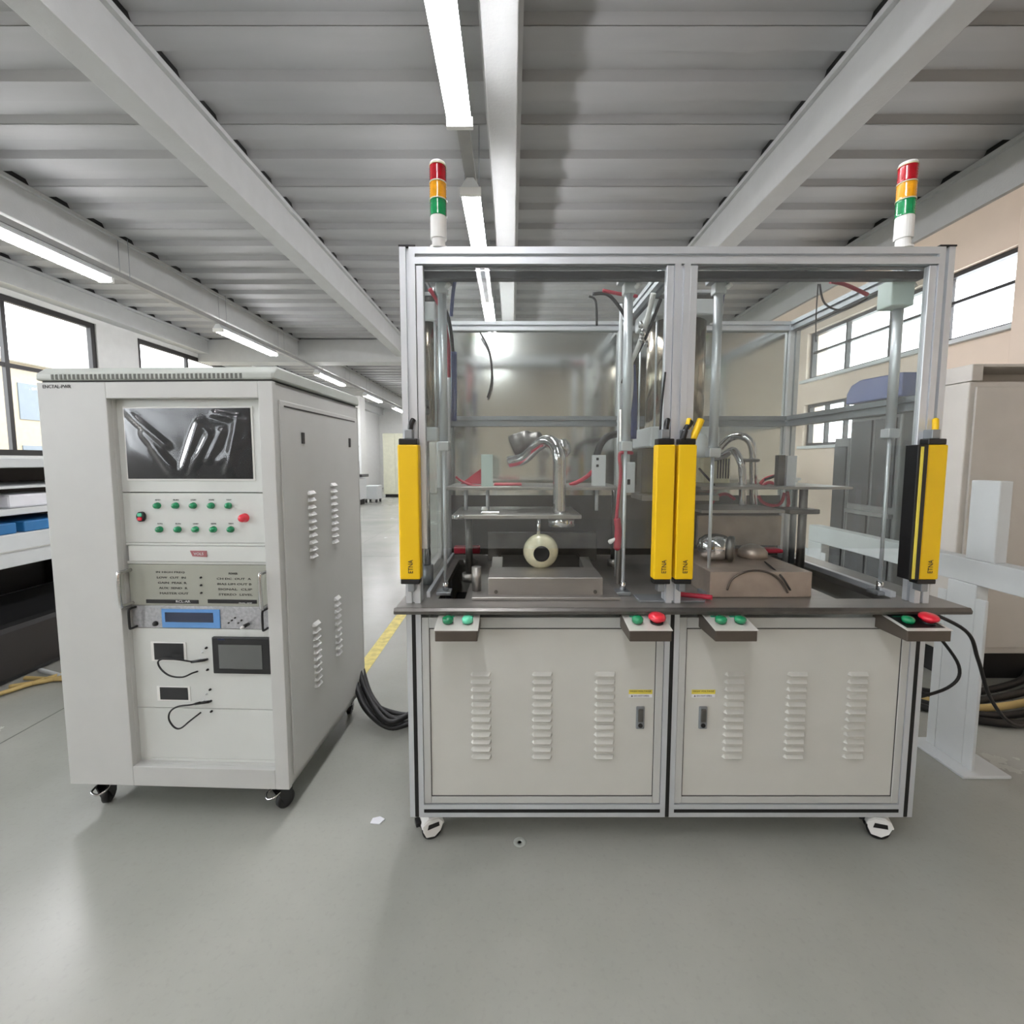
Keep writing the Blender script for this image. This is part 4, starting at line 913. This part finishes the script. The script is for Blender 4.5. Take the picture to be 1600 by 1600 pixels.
for (ya, yb, za, zb) in ((2.81, 2.97, .95, 1.50), (3.0, 3.17, .95, 1.50), (2.81, 2.97, .25, .88), (3.0, 3.17, .25, .88)):
    build(B().box(2.318, 2.33, ya, yb, za, zb), 'smoked_panel', M['gdark'], gm, .003)
build(B().box(2.30, 2.33, 2.80, 3.18, .885, .91), 'ledge', M['gcab'], gm, .002)
build(B().box(2.31, 2.33, 2.79, 3.19, 1.52, 1.60), 'header', M['alud'], gm, .002)
build(B().prism([(2.765, 1.622), (2.765, 1.76), (3.10, 1.77), (3.18, 1.745), (3.22, 1.69), (3.22, 1.622)], 'x', 2.30, 2.97, True), 'hood', M['hood'], gm, .008)
build(B().box(2.36, 2.92, 2.80, 3.18, 0, .1), 'plinth', M['gcab'], gm)
g2 = empty('upright_cabinet', (2.5, 3.35, 0), 'narrow grey-green cabinet with a flat top behind the right station', 'cabinet')
build(B().box(2.38, 2.7, 3.27, 3.42, .08, 1.40), 'body', M['gcab'], g2, .006); build(B().box(2.368, 2.38, 3.285, 3.405, .15, 1.34), 'door', M['gdark'], g2, .003)
build(B().box(2.40, 2.68, 3.28, 3.41, 0, .08), 'plinth', M['black'], g2)
# roller on a rack near the far right window
rk = empty('roll_rack', (2.5, 5.3, 0), 'low rack with a dark ribbed roll and cartons by the far right window', 'rack')
build(B().box(2.1, 3.2, 5.1, 5.6, 1.02, 1.05), 'shelf', M['whitem'], rk, .003)
for x in (2.13, 3.15):
    for y in (5.13, 5.55): build(B().box(x-.02, x+.02, y-.02, y+.02, 0, 1.02), 'leg', M['whitem'], rk)
pr = [(0, 0)]
for k in range(16): pr += [(.05, .0+k*.05), (.044, .025+k*.05)]
pr += [(0, .8)]
tag(build(B().lathe((2.2, 5.3, 1.10), (1, 0, 0), pr, 16), 'ribbed_roll', M['black']), 'dark ribbed roll lying on the rack by the far right window', 'roll')
for i, (x, h_) in enumerate(((2.25, .2), (2.6, .26), (2.95, .22))):
    c_ = build(B().box(x, x+.28, 5.42, 5.58, 1.051, 1.051+h_), 'carton', M['wallp'], None, .004)
    tag(c_, ['low beige carton at the left end of the rack shelf', 'tallest beige carton in the middle of the rack shelf', 'beige carton at the right end of the rack shelf'][i], 'box', 'cartons on the rack shelf')
# cables at right
def cable(name, pts, r, m, lab, cat='cable', grp=None, n=8): return tag(build(B().tube(pts, r, n, 8), name, m), lab, cat, grp)
cable('power_cable', [Vector((1.375, 1.5, .74)), Vector((1.385, 1.49, .70)), AY(1498, 1040, 1.5), AY(1480, 1075, 1.5), Vector((1.296, 1.5, .42))], .005, M['black'], 'thin black cable curving back into the machine side below the worktop corner')
cable('power_cable', [Vector((1.375, 1.53, .745)), AY(1508, 985, 1.53), AY(1528, 1030, 1.55), AY(1545, 1085, 1.6), AY(1570, 1122, 1.6), AY(1600, 1135, 1.6), AY(1660, 1120, 1.65), Vector((2.3, 1.8, .02)), Vector((2.7, 2.1, .008))], .006, M['black'], 'long black cable hanging from the worktop corner and looping off to the right')
for k in range(5):
    y = 2.05+.07*k
    cable('floor_cable', [Vector((1.95, y+.25+.02*k, .02)), Vector((2.15, y+.05, .02)), Vector((2.4, y, .022)), Vector((2.8, y+.1, .05)), Vector((3.2, y+.45, .03))], .018, M['black'] if k != 2 else M['rope'], ['thick black floor cable nearest the white stand foot', 'thick black floor cable, second from the front of the right bundle', 'tan floor cable between the black ones at the right', 'thick black floor cable behind the tan one', 'rearmost thick black floor cable by the putty cabinet'][k], grp='cables on the floor at the right')
# cables between cabinet and machine
for k in range(5):
    z = .014+.03*(k//2); y = 2.14-.05*(k % 3)
    cable('floor_cable', [Vector((-.76, y+.1, .16+.02*k)), Vector((-.68, y, .06+z)), Vector((-.55, y-.03*k, z)), Vector((-.42, y-.02, z+.01)), Vector((-.25, y, z)), Vector((-.1, y+.05, z))], .013, M['black'],
          ['black cable between cabinet and machine, farthest back on the floor', 'black cable between cabinet and machine, second from the back', 'black cable between cabinet and machine, crossing in the middle', 'black cable between cabinet and machine, uppermost of the bundle', 'black cable between cabinet and machine, bulging nearest the camera'][k], grp='cables between cabinet and machine')
# ================================================================ LEFT BENCH
wb = empty('work_bench', (-3.2, 5.0, 0), 'long pale grey work bench with shelves along the left side', 'bench')
bx0, bx1, by0, by1 = -3.5, -2.72, 1.9, 6.4
build(B().box(bx0, bx1, by0, by1, .66, .84), 'apron', M['whitem'], wb, .006)
build(B().box(bx1, bx1+.008, by0+.02, by1-.02, .745, .752), 'apron_rib', M['cab'], wb)
build(B().box(bx0+.02, bx1-.02, by0, by1, .94, .975), 'shelf', M['whitem'], wb, .004); build(B().box(bx0+.02, bx1-.02, by0, by1, 1.085, 1.10), 'shelf', M['whitem'], wb, .004)
build(B().box(bx0, bx1, by0, by1, 1.2, 1.255), 'top_board', M['whitem'], wb, .006)
build(B().box(bx0+.1, bx0+.12, by0, by1, .84, 1.2), 'back_board', M['blackp'], wb)
build(B().box(bx0, bx0+.02, by0, by1, .02, .66), 'added_dark_board', M['gdark'], wb)  # board added so the space under the bench reads dark
for y in (2.0, 3.4, 4.8, 6.3):
    build(B().box(bx1-.1, bx1-.05, y-.025, y+.025, 0, .66), 'leg', M['dark'], wb); build(B().box(bx0+.03, bx0+.08, y-.025, y+.025, 0, 1.2), 'leg', M['dark'], wb)
for k, lab in enumerate(('blue plastic parts bin on the left bench, at the left edge of the photo', 'blue plastic parts bin on the left bench, next to the control cabinet')):
    y = 2.12+k*.44
    tag(build(B().box(bx1-.36, bx1-.012, y, y+.40, .8405, .90), 'parts_bin', M['bin'], None, .006), lab, 'bin', 'blue bins on the left bench')
for k, lab in enumerate(('white wrapped parcel on the bench shelf, at the left edge of the photo', 'white wrapped parcel on the bench shelf, next to the control cabinet')):
    y = 2.15+k*.38
    tag(build(B().box(bx1-.30, bx1-.05, y, y+.3, .9755, 1.05), 'parcel', M['paper'], None, .012), lab, 'parcel', 'white parcels on the bench shelf')
# tangle under the bench
tag(build(B().prism([(-3.4, 0), (-3.4, .35), (-3.1, .42), (-2.85, .3), (-2.8, 0)], 'y', 2.2, 4.2), 'covered_crate', M['blackp'], None, .03), 'dark covered crate under the left bench', 'crate')
for k in range(4):
    cable('straw_cable', [Vector((-2.7-.02*k, 2.3+.1*k, .02)), Vector((-2.62+.05*k, 2.5, .015)), Vector((-2.5, 2.68-.06*k, .02)), Vector((-2.35-.1*k, 2.9, .015)), Vector((-2.75, 3.1+.1*k, .05))], .012, M['rope'] if k < 3 else M['whitem'], ['straw-coloured cable by the left bench, nearest the camera', 'straw-coloured cable by the left bench, middle one', 'straw-coloured cable by the left bench, farthest one'][k] if k < 3 else 'pale grey cable on the floor by the left bench', grp='cables by the left bench' if k < 3 else None)
# ================================================================ FAR BACKGROUND
for k, (x, y) in enumerate(((-4.35, 15.6), (-4.3, 16.9))):
    lk = empty('locker', (x+.4, y, 0), ['pale cream locker at the far end of the aisle, nearer one', 'pale cream locker at the far end of the aisle, farther one'][k], 'cabinet')
    build(B().box(x, x+.85, y, y+.5, .1, 2.15), 'body', M['ycab'], lk, .01); build(B().box(x+.03, x+.41, y-.015, y, .15, 2.1), 'door', M['ycab'], lk, .003); build(B().box(x+.44, x+.82, y-.015, y, .15, 2.1), 'door', M['ycab'], lk, .003)
    build(B().box(x+.05, x+.8, y+.03, y+.45, 0, .1), 'plinth', M['black'], lk)
fm = empty('far_machine', (-4.55, 12.8, 0), 'small pale machine with a black head beside the far aisle, past the control cabinet', 'machine')
build(B().box(-4.95, -4.2, 12.6, 13.3, .15, .75), 'base', M['whitem'], fm, .02); build(B().box(-4.85, -4.35, 12.65, 13.2, .75, 1.25), 'column', M['gcab'], fm, .03)
build(B().box(-4.8, -4.1, 12.6, 13.2, .78, .86), 'table', M['gdark'], fm, .01)
build(B().lathe((-4.6, 12.9, 1.25), (0, 0, 1), [(.22, 0), (.24, .1), (.18, .3), (.1, .4)], 16), 'head', M['blackp'], fm); build(B().cyl((-4.6, 12.9, 1.6), (-4.3, 12.9, 1.68), .09), 'lens', M['blackp'], fm)
build(B().box(-4.9, -4.25, 12.65, 13.25, 0, .15), 'plinth', M['black'], fm)
fm2 = empty('far_stand', (-4.0, 11.5, 0), 'low white trolley beside the far machine', 'trolley')
build(B().box(-4.35, -3.95, 13.5, 14.0, .1, .5), 'body', M['whitem'], fm2, .02)
for x in (-4.3, -4.0):
    for y in (13.55, 13.95): build(B().lathe((x-.02, y, .05), (1, 0, 0), [(.05, 0), (.05, .04)], 12), 'wheel', M['black'], fm2)
# floor litter
p = AZ(590, 1283, 0); tag(build(B().prism([(p.x-.022, p.y-.012), (p.x+.012, p.y-.016), (p.x+.024, p.y+.006), (p.x+.004, p.y+.018), (p.x-.02, p.y+.01)], 'z', 0, .004), 'paper_scrap', M['paper'], None, .001), 'small white paper scrap on the floor between cabinet and machine', 'scrap')
p = AZ(812, 1316, 0); tag(build(B().lathe((p.x, p.y, 0), (0, 0, 1), [(.006, 0), (.006, .0008), (.014, .001), (.02, .0012), (.021, 0)], 20), 'floor_anchor', M['lidm']), 'small round metal floor anchor in front of the machine', 'floor anchor')
